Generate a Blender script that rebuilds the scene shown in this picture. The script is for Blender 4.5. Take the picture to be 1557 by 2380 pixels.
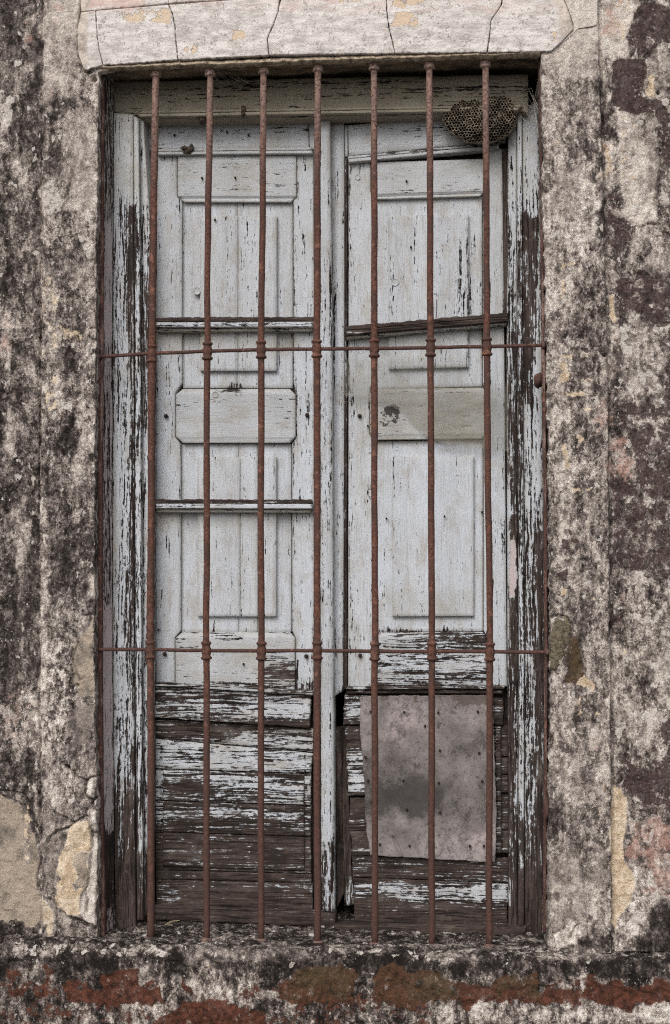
import bpy, math, random
import numpy as np

for o in list(bpy.data.objects):
    bpy.data.objects.remove(o)
scene = bpy.context.scene
COL = scene.collection

# ------------------------------------------------------------------ camera
IW, IH = 1557.0, 2380.0            # photograph measured at this size
ZC = 1.68                          # height of the picture's centre on the wall
TGT = np.array([0.0, 0.0, ZC])
CAM = np.array([0.24, -3.0, ZC - 0.13])
ROLL = math.radians(0.15)
LENS, SENS = 51.6, 36.0
fw = (TGT - CAM) / np.linalg.norm(TGT - CAM)
rt = np.cross(fw, [0, 0, 1.0]); rt /= np.linalg.norm(rt)
up = np.cross(rt, fw)
rt, up = rt * math.cos(ROLL) + up * math.sin(ROLL), up * math.cos(ROLL) - rt * math.sin(ROLL)
cam_d = bpy.data.cameras.new('camera')
cam_d.sensor_fit = 'VERTICAL'; cam_d.sensor_height = SENS; cam_d.lens = LENS
cam_d.clip_start = 0.05; cam_d.clip_end = 500
cam = bpy.data.objects.new('camera', cam_d)
COL.objects.link(cam)
from mathutils import Matrix, Vector
cam.matrix_world = Matrix(((rt[0], up[0], -fw[0], CAM[0]), (rt[1], up[1], -fw[1], CAM[1]),
                           (rt[2], up[2], -fw[2], CAM[2]), (0, 0, 0, 1)))
scene.camera = cam
KPX = IH * LENS / SENS             # pixels per unit of tangent

# ------------------------------------------------------------------ light
SUN_EL, SUN_AZ = math.radians(40), math.radians(-16)   # azimuth from straight in front of the wall, minus = from the left
world = bpy.data.worlds.new('World'); scene.world = world
world.use_nodes = True
wt = world.node_tree
for n in list(wt.nodes): wt.nodes.remove(n)
sky = wt.nodes.new('ShaderNodeTexSky'); sky.sky_type = 'NISHITA'
sky.sun_disc = False; sky.sun_elevation = SUN_EL
sky.sun_rotation = math.pi + SUN_AZ * -1
sky.air_density = 1.0; sky.dust_density = 4.0; sky.ozone_density = 1.0
hsv = wt.nodes.new('ShaderNodeHueSaturation'); hsv.inputs['Saturation'].default_value = 0.22
bg = wt.nodes.new('ShaderNodeBackground'); bg.inputs['Strength'].default_value = 0.14
wo = wt.nodes.new('ShaderNodeOutputWorld')
wt.links.new(sky.outputs[0], hsv.inputs['Color']); wt.links.new(hsv.outputs[0], bg.inputs['Color'])
wt.links.new(bg.outputs[0], wo.inputs['Surface'])
sl = bpy.data.lights.new('sun', 'SUN'); sl.energy = 1.5; sl.angle = math.radians(34); sl.color = (1.0, 0.965, 0.93)
so = bpy.data.objects.new('sun', sl); COL.objects.link(so)
sd = Vector((math.sin(SUN_AZ) * math.cos(SUN_EL), -math.cos(SUN_AZ) * math.cos(SUN_EL), math.sin(SUN_EL)))
so.rotation_euler = sd.to_track_quat('Z', 'Y').to_euler(); so.location = (0, -4, 6)
vs_ = scene.view_settings
vs_.view_transform = 'Standard'; vs_.look = 'None'; vs_.exposure = 0.28; vs_.gamma = 1.0; vs_.use_curve_mapping = False
scene.cycles.use_denoising = False
scene.cycles.filter_width = 1.15
scene.cycles.max_bounces = 4
scene.render.film_transparent = False

# ------------------------------------------------------------------ pixel <-> world
def W(px, py, y=0.0):
    """the point of the plane at depth y (metres behind the wall face) seen at picture point px, py"""
    px = np.asarray(px, float); py = np.asarray(py, float); y = np.asarray(y, float)
    a = (px - IW / 2) / KPX; b = (IH / 2 - py) / KPX
    d = fw + a[..., None] * rt + b[..., None] * up
    t = (y - CAM[1]) / d[..., 1]
    return CAM + d * t[..., None]
def PX(P):
    v = P - CAM
    z = np.maximum(v @ fw, 0.2)
    return IW / 2 + KPX * (v @ rt) / z, IH / 2 - KPX * (v @ up) / z

# ------------------------------------------------------------------ numpy noise and painted fields
def _hash(ix, iy, s):
    h = (ix.astype(np.int64) * 374761393 + iy.astype(np.int64) * 668265263 + s * 974711) & 0x7fffffff
    h = ((h ^ (h >> 13)) * 1274126177) & 0x7fffffff
    return ((h ^ (h >> 16)) & 0xffff) / 65535.0
def vnoise(x, y, s=0):
    x = np.asarray(x, float); y = np.asarray(y, float)
    ix = np.floor(x); iy = np.floor(y); fx = x - ix; fy = y - iy
    fx = fx * fx * (3 - 2 * fx); fy = fy * fy * (3 - 2 * fy)
    a = _hash(ix, iy, s); b = _hash(ix + 1, iy, s); c = _hash(ix, iy + 1, s); d = _hash(ix + 1, iy + 1, s)
    return (a * (1 - fx) + b * fx) * (1 - fy) + (c * (1 - fx) + d * fx) * fy
def fbm(x, y, s=0, o=4):
    v = 0; a = 1; t = 0
    for k in range(o):
        v = v + a * vnoise(x * 2 ** k + 17.3 * k, y * 2 ** k - 9.1 * k, s + k); t += a; a *= 0.55
    return v / t
def sstep(x, a, b):
    t = np.clip((x - a) / (b - a), 0, 1); return t * t * (3 - 2 * t)
def segdist(x, y, pts):
    d = np.full(np.shape(x), 1e9)
    for (ax, ay), (bx, by) in zip(pts[:-1], pts[1:]):
        vx, vy = bx - ax, by - ay
        t = np.clip(((x - ax) * vx + (y - ay) * vy) / (vx * vx + vy * vy + 1e-9), 0, 1)
        d = np.minimum(d, np.hypot(x - ax - t * vx, y - ay - t * vy))
    return d
def poly(x, y, pts, soft=6.0):
    """1 inside the polygon, 0 outside, blurred over soft pixels"""
    ins = np.zeros(np.shape(x), bool)
    n = len(pts)
    for i in range(n):
        (ax, ay), (bx, by) = pts[i], pts[(i + 1) % n]
        c = ((ay > y) != (by > y)) & (x < (bx - ax) * (y - ay) / (by - ay + 1e-12) + ax)
        ins ^= c
    d = segdist(x, y, list(pts) + [pts[0]])
    return sstep(np.where(ins, d, -d), -soft, soft)
def blob(x, y, cx, cy, rx, ry):
    return np.exp(-((x - cx) / rx) ** 2 - ((y - cy) / ry) ** 2)
def rect(x, y, x0, y0, x1, y1, s=8.0):
    return sstep(x, x0 - s, x0 + s) * (1 - sstep(x, x1 - s, x1 + s)) * sstep(y, y0 - s, y0 + s) * (1 - sstep(y, y1 - s, y1 + s))
def lerp(a, b, t): return a + (b - a) * t
def plin(v, xs, ys): return np.interp(v, xs, ys)

# ------------------------------------------------------------------ node helper
class NT:
    def __init__(s, name):
        s.m = bpy.data.materials.new(name); s.m.use_nodes = True
        s.t = s.m.node_tree
        for n in list(s.t.nodes): s.t.nodes.remove(n)
        s.out = s.t.nodes.new('ShaderNodeOutputMaterial')
        s.pos = s.n('ShaderNodeNewGeometry').outputs['Position']
    def n(s, typ, **kw):
        nd = s.t.nodes.new(typ)
        for k, v in kw.items(): setattr(nd, k, v)
        return nd
    def put(s, sock, v):
        if hasattr(v, 'links'): s.t.links.new(v, sock)
        elif isinstance(v, (tuple, list)) and len(v) == 3 and sock.type == 'RGBA': sock.default_value = (*v, 1)
        else: sock.default_value = v
    def math(s, op, a, b=0.0, c=None, clamp=False):
        nd = s.n('ShaderNodeMath', operation=op, use_clamp=clamp)
        s.put(nd.inputs[0], a); s.put(nd.inputs[1], b)
        if c is not None: s.put(nd.inputs[2], c)
        return nd.outputs[0]
    def add(s, *a):
        r = a[0]
        for b in a[1:]: r = s.math('ADD', r, b)
        return r
    def mul(s, *a):
        r = a[0]
        for b in a[1:]: r = s.math('MULTIPLY', r, b)
        return r
    def sub(s, a, b): return s.math('SUBTRACT', a, b)
    def attr(s, name):
        nd = s.n('ShaderNodeAttribute', attribute_name=name); return nd.outputs['Fac']
    def scale(s, v, sc):
        nd = s.n('ShaderNodeVectorMath', operation='MULTIPLY'); s.put(nd.inputs[0], v); nd.inputs[1].default_value = sc
        return nd.outputs[0]
    def off(s, v, o):
        nd = s.n('ShaderNodeVectorMath', operation='ADD'); s.put(nd.inputs[0], v); s.put(nd.inputs[1], o)
        return nd.outputs[0]
    def noise(s, v, sc, det=4.0, ro=0.55, dist=0.0, color=False):
        nd = s.n('ShaderNodeTexNoise'); s.put(nd.inputs['Vector'], v)
        nd.inputs['Scale'].default_value = sc; nd.inputs['Detail'].default_value = det
        nd.inputs['Roughness'].default_value = ro; nd.inputs['Distortion'].default_value = dist
        return nd.outputs['Color' if color else 'Fac']
    def voro(s, v, sc, feat='F1', rand=1.0):
        nd = s.n('ShaderNodeTexVoronoi', feature=feat); s.put(nd.inputs['Vector'], v)
        nd.inputs['Scale'].default_value = sc; nd.inputs['Randomness'].default_value = rand
        return nd.outputs['Distance']
    def mr(s, v, a, b, c=0.0, d=1.0, smooth=True):
        nd = s.n('ShaderNodeMapRange', interpolation_type='SMOOTHSTEP' if smooth else 'LINEAR')
        s.put(nd.inputs['Value'], v); s.put(nd.inputs['From Min'], a); s.put(nd.inputs['From Max'], b)
        s.put(nd.inputs['To Min'], c); s.put(nd.inputs['To Max'], d)
        return nd.outputs['Result']
    def mix(s, f, a, b, mode='MIX'):
        nd = s.n('ShaderNodeMix', data_type='RGBA', blend_type=mode)
        s.put(nd.inputs[0], f); s.put(nd.inputs[6], a); s.put(nd.inputs[7], b)
        return nd.outputs[2]
    def ramp(s, f, stops):
        nd = s.n('ShaderNodeValToRGB'); s.put(nd.inputs[0], f)
        cr = nd.color_ramp
        while len(cr.elements) < len(stops): cr.elements.new(0.5)
        for e, (p, c) in zip(cr.elements, stops): e.position = p; e.color = (*c, 1)
        return nd.outputs['Color']
    def finish(s, col, rough=0.85, height=None, dist=0.002, strength=1.0, metal=0.0, spec=0.3, alpha=None):
        b = s.n('ShaderNodeBsdfPrincipled')
        s.put(b.inputs['Base Color'], col); s.put(b.inputs['Roughness'], rough); s.put(b.inputs['Metallic'], metal)
        b.inputs['Specular IOR Level'].default_value = spec
        if alpha is not None: s.put(b.inputs['Alpha'], alpha)
        if height is not None:
            bp = s.n('ShaderNodeBump'); bp.inputs['Strength'].default_value = strength; bp.inputs['Distance'].default_value = dist
            s.put(bp.inputs['Height'], height); s.t.links.new(bp.outputs[0], b.inputs['Normal'])
        s.t.links.new(b.outputs[0], s.out.inputs['Surface'])
        return s.m

# ------------------------------------------------------------------ materials
def mat_wall():
    t = NT('weathered_lime_plaster'); P = t.pos
    jit = t.noise(P, 16, 3, 0.6, color=True)
    jv = t.n('ShaderNodeVectorMath', operation='MULTIPLY_ADD'); t.put(jv.inputs[0], jit); jv.inputs[1].default_value = (.03, .03, .03); t.put(jv.inputs[2], P)
    Q = jv.outputs[0]
    n1 = t.noise(Q, 11, 5, 0.6)
    n2 = t.noise(t.scale(P, (1, 1, .78)), 60, 7, 0.76)
    n3 = t.noise(P, 480, 3, 0.7)
    ns = t.noise(t.scale(P, (1, 1, .085)), 42, 4, 0.62)
    lum, con = t.attr('lum'), t.attr('con')
    v = t.add(t.mul(t.sub(n1, .5), 1.0), t.mul(t.sub(n2, .5), 2.25), t.mul(t.sub(n3, .5), .6), t.mul(t.sub(ns, .5), .95))
    ea = t.mr(t.noise(t.off(t.scale(P, (1, 1, .7)), (5, 3, 1)), 95, 6, .74), .475, .525, -.5, .5)
    eb = t.mr(t.noise(t.off(t.scale(Q, (1, 1, .55)), (1, 8, 6)), 38, 6, .72), .48, .53, -.5, .5)
    ec = t.mr(t.noise(t.off(P, (7, 3, 2)), 260, 3, .7), .50, .58, -.35, .65)
    nd = t.noise(t.off(t.scale(Q, (1, 1, .04)), (2, 2, 9)), 26, 4, .6)
    v = t.add(t.mul(v, .52), t.mul(ea, .19), t.mul(eb, .20), t.mul(ec, .13), t.mul(t.sub(nd, .5), .75))
    v = t.add(lum, .07, t.mul(v, con))
    col = t.ramp(v, [(0.0, (.012, .0092, .0082)), (.2, (.040, .0315, .0275)), (.36, (.102, .083, .075)), (.52, (.240, .202, .180)),
                     (.68, (.425, .370, .328)), (.84, (.605, .54, .48)), (1.0, (.74, .695, .655))])
    # flakes of older, paler coats with hard edges
    fl = t.noise(t.off(t.scale(Q, (1, 1, .7)), (3.1, 7, 1.7)), 58, 4, 0.55)
    flake = t.mr(t.add(fl, t.mul(t.attr('flake'), .22)), .665, .70)
    col = t.mix(t.mul(flake, .85), col, (.52, .475, .43))
    fs = t.noise(t.off(t.scale(Q, (1, 1, .8)), (8.1, 2, 4.7)), 165, 4, 0.6)
    fleck = t.mr(t.add(fs, t.mul(t.attr('flake'), .10), t.mul(t.sub(n1, .5), .5)), .67, .72)
    col = t.mix(t.mul(fleck, .6), col, t.mix(n1, (.60, .52, .42), (.50, .47, .44)))
    # cream limewash
    cn = t.noise(t.off(t.scale(P, (1, 1, .7)), (9, 2, 5)), 62, 7, 0.68)
    cm = t.mr(t.add(cn, t.mul(t.sub(t.attr('cream'), .5), .62), t.mul(t.sub(n2, .5), .5)), .52, .63)
    cc = t.mix(t.mr(n2, .38, .62), (.44, .325, .205), (.67, .555, .425))
    cc = t.mix(t.mul(t.mr(n3, .60, .72), .6), cc, (.16, .125, .095))
    col = t.mix(t.mul(cm, .92), col, cc)
    # pinkish wash
    pn = t.noise(t.off(Q, (1, 5, 8)), 45, 6, 0.65)
    pm = t.mr(t.add(pn, t.mul(t.sub(t.attr('pink'), .5), .6), t.mul(t.sub(n2, .5), .7)), .46, .74)
    col = t.mix(t.mul(pm, .6), col, (.42, .235, .19))
    # maroon paint
    mn = t.add(t.noise(t.off(Q, (4, 1, 2)), 46, 7, 0.66), t.mul(t.sub(n2, .5), .45))
    mm = t.mr(t.add(mn, t.mul(t.sub(t.attr('maroon'), .5), .72)), .51, .57)
    mc = t.mix(t.mr(t.noise(P, 140, 6, .75), .3, .7), (.018, .013, .0125), (.098, .062, .058))
    mc = t.mix(t.mul(fleck, .7), mc, (.40, .36, .33))
    col = t.mix(t.mul(mm, .9), col, mc)
    # brick red coat on the plinth
    rn = t.add(t.noise(t.off(Q, (2, 9, 3)), 40, 7, 0.70), t.mul(t.sub(n2, .5), .32), t.mul(t.sub(n3, .5), .10))
    rm = t.mr(t.add(rn, t.mul(t.sub(t.attr('rust'), .5), .58)), .50, .585)
    rc = t.mix(t.mr(t.noise(P, 90, 6, .75), .3, .7), (.034, .015, .010), (.135, .046, .027))
    rc = t.mix(t.mul(t.attr('olive'), .75), rc, t.mix(t.noise(P, 60, 4), (.045, .036, .018), (.10, .075, .04)))
    rc = t.mix(t.mr(t.add(n2, t.mul(n3, .4)), .78, .92), rc, (.30, .255, .225))
    rc = t.mix(t.mul(t.mr(n2, .33, .50, 1, 0), .8), rc, (.016, .013, .011))
    col = t.mix(t.mul(rm, .95), col, rc)
    # bare sandy render
    bm = t.attr('bare')
    bn = t.noise(P, 420, 3, .7)
    bl = t.noise(P, 22, 5, .6)
    bc = t.mix(bn, (.235, .185, .14), (.50, .415, .335))
    bc = t.mix(t.mr(bl, .42, .72), bc, (.12, .105, .09))
    bmask = t.mr(t.add(bm, t.mul(t.sub(n2, .5), .9)), .42, .58)
    col = t.mix(bmask, col, bc)
    # fine black lichen dots and tiny holes
    dot = t.voro(P, 150)
    dk = t.mul(t.mr(dot, .10, .20, 1, 0), t.mr(n2, .40, .56, 1, 0), .75)
    col = t.mix(dk, col, (.025, .022, .02))
    h = t.add(t.mul(n2, 1.6), t.mul(n3, .7), t.mul(dot, .3))
    return t.finish(col, .95, h, .0045, .9, spec=.15)

def mat_whitewash():
    t = NT('cracked_whitewashed_lintel'); P = t.pos
    st = t.noise(t.scale(P, (.3, 1, 1)), 95, 5, 0.7)
    n2 = t.noise(P, 46, 7, .68); n3 = t.noise(P, 230, 4, .65)
    col = t.mix(t.mr(st, .35, .68), (.60, .56, .535), (.37, .335, .315))
    col = t.mix(t.mul(t.mr(t.add(n3, t.mul(t.sub(n2, .5), .8)), .56, .70), .9), col, (.20, .175, .165))
    col = t.mix(t.mul(t.mr(t.noise(P, 120, 3, .5), .68, .72), .6), col, (.11, .09, .085))
    col = t.mix(t.mul(t.mr(n2, .50, .72), .55), col, (.34, .295, .275))
    pn = t.noise(t.scale(P, (.4, 1, 1)), 30, 5, .6)
    col = t.mix(t.mul(t.mr(t.add(pn, t.mul(t.sub(t.attr('pink'), .5), .6)), .45, .7), .55), col, (.50, .33, .275))
    on = t.noise(P, 38, 5, .6)
    om = t.mr(t.add(on, t.mul(t.sub(t.attr('cream'), .5), .8)), .54, .57)
    col = t.mix(t.mul(om, .85), col, t.mix(n2, (.42, .30, .19), (.60, .48, .36)))
    gm = t.mr(t.add(n2, t.mul(t.sub(t.attr('grime'), .5), .8)), .45, .62)
    col = t.mix(t.mul(gm, .85), col, (.10, .085, .065))
    fd = t.mr(t.add(t.attr('fade'), t.mul(t.sub(n2, .5), .9)), .3, .75)
    col = t.mix(fd, col, t.mix(t.mr(n2, .35, .65), (.25, .21, .18), (.52, .455, .395)))
    h = t.add(t.mul(st, .5), t.mul(n2, .8), t.mul(n3, .5), t.mul(om, -.6))
    return t.finish(col, .92, h, .003, .8, spec=.15)

def mat_wood(name, vertical=True, paint=(.50, .53, .59), paint2=(.42, .435, .45), bare_a=(.007, .005, .0045), bare_b=(.085, .060, .052)):
    t = NT(name); P = t.pos
    k = .036
    S = (1, 1, k) if vertical else (k, 1, 1)
    S2 = (1, 1, .012) if vertical else (.012, 1, 1)
    wob = t.noise(P, 9, 2, .5, color=True)
    jv = t.n('ShaderNodeVectorMath', operation='MULTIPLY_ADD'); t.put(jv.inputs[0], wob); jv.inputs[1].default_value = (.012, .0, .012); t.put(jv.inputs[2], P)
    Q = jv.outputs[0]
    C = t.scale(Q, S); C2 = t.scale(Q, S2)
    g2 = t.noise(C, 62, 5, .58)
    g1 = t.noise(C, 300, 4, .68)
    g0 = t.noise(C2, 420, 2, .5)
    ch = t.noise(t.scale(Q, (1, 1, .45) if vertical else (.45, 1, 1)), 170, 4, .68)
    low = t.noise(P, 7, 3, .5)
    wear, dirt_shade = t.attr('wear'), t.attr('dirt_shade')
    pn = t.add(t.mul(t.sub(g2, .5), 1.0), t.mul(t.sub(g1, .5), 2.1), t.mul(t.sub(ch, .5), 1.25), .5)
    bare = t.mr(pn, t.sub(wear, .035), t.add(wear, .035), 1, 0)
    pc = t.mix(low, paint, paint2)
    pc = t.mix(t.mul(t.mr(g1, .40, .80), .5), pc, tuple(c * .66 for c in paint2))
    pc = t.mix(t.mul(t.mr(g2, .5, .75), .35), pc, (.43, .40, .365))
    # fine checks along the grain
    chk = t.mr(t.math('ABSOLUTE', t.sub(g0, .47)), .0, .014, 1, 0)
    chk = t.mul(chk, t.mr(t.add(g2, t.mul(t.attr('check'), .25)), .58, .74))
    mot = t.noise(t.scale(P, (1, 1, .5) if vertical else (.5, 1, 1)), 30, 6, .65)
    pc = t.mix(t.mul(t.mr(mot, .46, .70), .6), pc, (.31, .285, .25))
    hair = t.noise(t.scale(Q, (1, 1, .02) if vertical else (.02, 1, 1)), 700, 3, .6)
    pc = t.mix(t.mul(t.mr(hair, .55, .70), t.add(.15, t.mul(t.attr('check'), .42))), pc, (.16, .145, .14))
    pc = t.mix(t.mul(chk, .8), pc, (.075, .06, .055))
    pc = t.mix(t.mul(t.attr('pinky'), .85), pc, t.mix(g1, (.56, .46, .46), (.43, .34, .33)))
    # grime over the paint; the same tone also carries painted shade
    dn = t.noise(t.scale(P, (.6, 1, 1)), 26, 5, .65)
    dm = t.mul(dirt_shade, t.mr(dn, .25, .65, .55, 1))
    pc = t.mix(dm, pc, t.mix(g1, (.20, .172, .13), (.33, .295, .235)))
    bc = t.mix(t.mr(t.add(t.mul(g1, .75), t.mul(ch, .25)), .33, .68), bare_a, bare_b)
    bc = t.mix(t.mul(t.mr(t.noise(C, 420, 4, .7), .54, .70), .45), bc, (.16, .13, .115))
    bc = t.mix(t.mul(t.mr(t.noise(C, 300, 3, .6), .33, .45, 1, 0), .8), bc, (.006, .0045, .004))
    bc = t.mix(t.mul(t.mr(g2, .5, .7), .5), bc, (.135, .105, .09))
    wl = t.noise(t.scale(P, (1, 1, .5) if vertical else (.5, 1, 1)), 24, 5, .65)
    bc = t.mix(t.mul(t.mr(wl, .47, .66), .75), bc, (.018, .0135, .0115))
    bc = t.mix(t.mul(t.mr(wl, .30, .42, 1, 0), .55), bc, t.mix(g1, (.06, .05, .043), (.22, .185, .16)))
    col = t.mix(bare, pc, bc)
    spk = t.noise(P, 150, 2, .5)
    col = t.mix(t.mul(t.mr(spk, .70, .74), .65), col, (.10, .08, .07))
    sn = t.noise(P, 130, 4, .65)
    sm = t.mr(t.add(sn, t.mul(t.sub(t.attr('stain'), .5), .9)), .5, .58)
    col = t.mix(t.mul(sm, .92), col, (.024, .021, .018))
    h = t.add(t.mul(bare, -.9), t.mul(g1, .5))
    return t.finish(col, t.mr(bare, 0, 1, .72, .93), h, .0022, .85, spec=.2)

def mat_rust(name='rusted_wrought_iron', a=(.030, .016, .012), b=(.150, .063, .042)):
    t = NT(name); P = t.pos
    n1 = t.noise(P, 22, 5, .6); n2 = t.noise(P, 190, 5, .7); n3 = t.noise(t.scale(P, (1, 1, .1)), 120, 3, .6)
    col = t.mix(t.mr(n2, .3, .7), a, b)
    col = t.mix(t.mul(t.mr(n1, .40, .62), .75), col, (.055, .030, .025))
    col = t.mix(t.mul(t.mr(t.noise(t.off(P, (3, 3, 3)), 48, 4, .6), .56, .68), .7), col, (.21, .10, .07))
    col = t.mix(t.mul(t.mr(n3, .55, .72), .45), col, (.04, .022, .018))
    col = t.mix(t.mul(t.attr('pale'), t.mr(n2, .3, .6)), col, (.36, .255, .22))
    col = t.mix(t.mul(t.attr('deep'), .75), col, t.mix(n2, (.03, .018, .015), (.085, .043, .034)))
    fl = t.noise(P, 95, 3, .5)
    col = t.mix(t.mul(t.mr(fl, .76, .79), .7), col, (.48, .42, .38))
    h = t.add(t.mul(n2, 1.0), t.mul(n1, .4))
    return t.finish(col, .88, h, .0014, .9, spec=.25)

def mat_plain(name, a, b, sc=80, det=5, rough=.9, dist=.001, stretch=(1, 1, 1), metal=0.0, spec=.2):
    t = NT(name); P = t.scale(t.pos, stretch)
    n = t.noise(P, sc, det, .65); n2 = t.noise(P, sc * 5, 3, .6)
    col = t.mix(t.mr(t.add(t.mul(n, .7), t.mul(n2, .3)), .34, .66), a, b)
    return t.finish(col, rough, t.add(n, t.mul(n2, .4)), dist, .8, metal, spec)

def mat_patch():
    t = NT('stained_fibre_sheet'); P = t.pos
    n1 = t.noise(P, 14, 5, .6); n2 = t.noise(P, 70, 6, .7); n3 = t.noise(P, 330, 3, .65)
    col = t.mix(t.mr(t.add(t.mul(n2, .6), t.mul(n3, .4)), .36, .64), (.10, .084, .080), (.34, .30, .292))
    col = t.mix(t.mul(t.mr(n1, .5, .75), .5), col, (.36, .30, .295))
    sm = t.mr(t.add(t.attr('stain'), .30, t.mul(t.sub(n1, .5), 1.8), t.mul(t.sub(n2, .5), 2.4), t.mul(t.sub(n3, .5), 2.0)), .12, 1.12)
    col = t.mix(t.mul(sm, .93), col, (.040, .035, .032))
    col = t.mix(t.mul(t.attr('pinky'), t.mr(n2, .4, .6), .75), col, (.47, .385, .375))
    mo = t.mr(t.add(n2, t.mul(t.attr('dirt_shade'), .35)), .62, .72)
    col = t.mix(t.mul(mo, .75), col, (.075, .055, .042))
    return t.finish(col, .8, t.add(n2, t.mul(n3, .4)), .0012, .7, spec=.25)

def mat_film():
    t = NT('clouded_plastic_film'); P = t.pos
    n = t.noise(t.scale(P, (.35, 1, 1)), 40, 5, .6)
    b = t.n('ShaderNodeBsdfPrincipled')
    t.put(b.inputs['Base Color'], t.mix(n, (.20, .185, .145), (.33, .315, .265)))
    b.inputs['Roughness'].default_value = .5
    b.inputs['Specular IOR Level'].default_value = .25
    al = t.mul(t.attr('haze'), t.mr(n, .3, .7, .7, 1.15))
    t.put(b.inputs['Alpha'], al)
    t.t.links.new(b.outputs[0], t.out.inputs['Surface'])
    return t.m

M_WALL = mat_wall(); M_WHITE = mat_whitewash()
M_WV = mat_wood('peeling_painted_wood_upright_grain', True)
M_WH = mat_wood('peeling_painted_wood_level_grain', False)
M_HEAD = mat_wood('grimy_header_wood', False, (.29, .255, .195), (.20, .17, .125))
M_RUST = mat_rust()
M_STRAP = mat_rust('dark_rusted_strap_iron', (.030, .017, .014), (.115, .052, .042))
M_NAIL = mat_plain('rusty_nail_iron', (.012, .009, .008), (.055, .03, .024), 300)
M_PATCH = mat_patch(); M_FILM = mat_film()
M_COMB = mat_plain('grey_brown_wasp_paper', (.028, .021, .016), (.40, .33, .25), 75, 7)
M_COMBD = mat_plain('shaded_cell_inside', (.008, .006, .005), (.028, .022, .017), 120)  # near-black cell walls and floors: the shade inside painted in
M_MUD = mat_plain('dried_mud', (.03, .022, .018), (.10, .075, .058), 160)
M_WEB = mat_plain('dusty_spider_silk', (.20, .18, .15), (.34, .31, .27), 60)
M_STRAW = mat_plain('dry_straw', (.25, .19, .12), (.42, .34, .23), 60)
M_DARK = mat_plain('unlit_room_plaster', (.02, .018, .016), (.035, .03, .028), 6)
M_SOFF = mat_plain('grimy_soffit_render', (.06, .046, .034), (.34, .27, .195), 30, 6, dist=.003, stretch=(.35, 1, 1))
M_PAVE = mat_plain('worn_concrete_pavement', (.17, .16, .15), (.28, .265, .245), 18, 6)
M_ROAD = mat_plain('asphalt_road', (.035, .035, .036), (.065, .064, .062), 40, 6)
M_STONE = mat_plain('lichened_stone', (.03, .026, .021), (.21, .175, .115), 170, 8, dist=.006)

# ------------------------------------------------------------------ mesh helpers
def link(o, parent=None):
    COL.objects.link(o)
    if parent is not None:
        o.parent = parent
    return o
def thing(name, label, cat, loc, group=None, kind=None):
    o = bpy.data.objects.new(name, None); COL.objects.link(o)
    o.location = tuple(float(v) for v in loc); o.empty_display_size = .05
    o['label'] = label; o['category'] = cat
    if group: o['group'] = group
    if kind: o['kind'] = kind
    return o
def origin_of(parent):
    v = np.zeros(3)
    while parent is not None:
        v = v + np.array(parent.location); parent = parent.parent
    return v
def mesh_obj(name, V, F, mat, parent=None, attrs=None, smooth=False):
    """V world coordinates, F list of index tuples (or an int array of quads)"""
    V = np.asarray(V, float)
    me = bpy.data.meshes.new(name)
    Vl = V - origin_of(parent)
    if isinstance(F, np.ndarray):
        me.vertices.add(len(V)); me.vertices.foreach_set('co', Vl.ravel())
        me.loops.add(F.size); me.loops.foreach_set('vertex_index', F.ravel().astype(np.int32))
        me.polygons.add(len(F)); me.polygons.foreach_set('loop_start', np.arange(0, F.size, 4, dtype=np.int32))
        me.update(calc_edges=True)
    else:
        me.from_pydata(Vl.tolist(), [], [tuple(int(i) for i in f) for f in F]); me.update()
    if smooth:
        me.polygons.foreach_set('use_smooth', [True] * len(me.polygons))
    me.materials.append(mat)
    for k, a in (attrs or {}).items():
        at = me.attributes.new(k, 'FLOAT', 'POINT')
        at.data.foreach_set('value', np.broadcast_to(np.asarray(a, np.float32), (len(V),)).copy())
    me.validate()
    o = bpy.data.objects.new(name, me)
    return link(o, parent)

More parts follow.
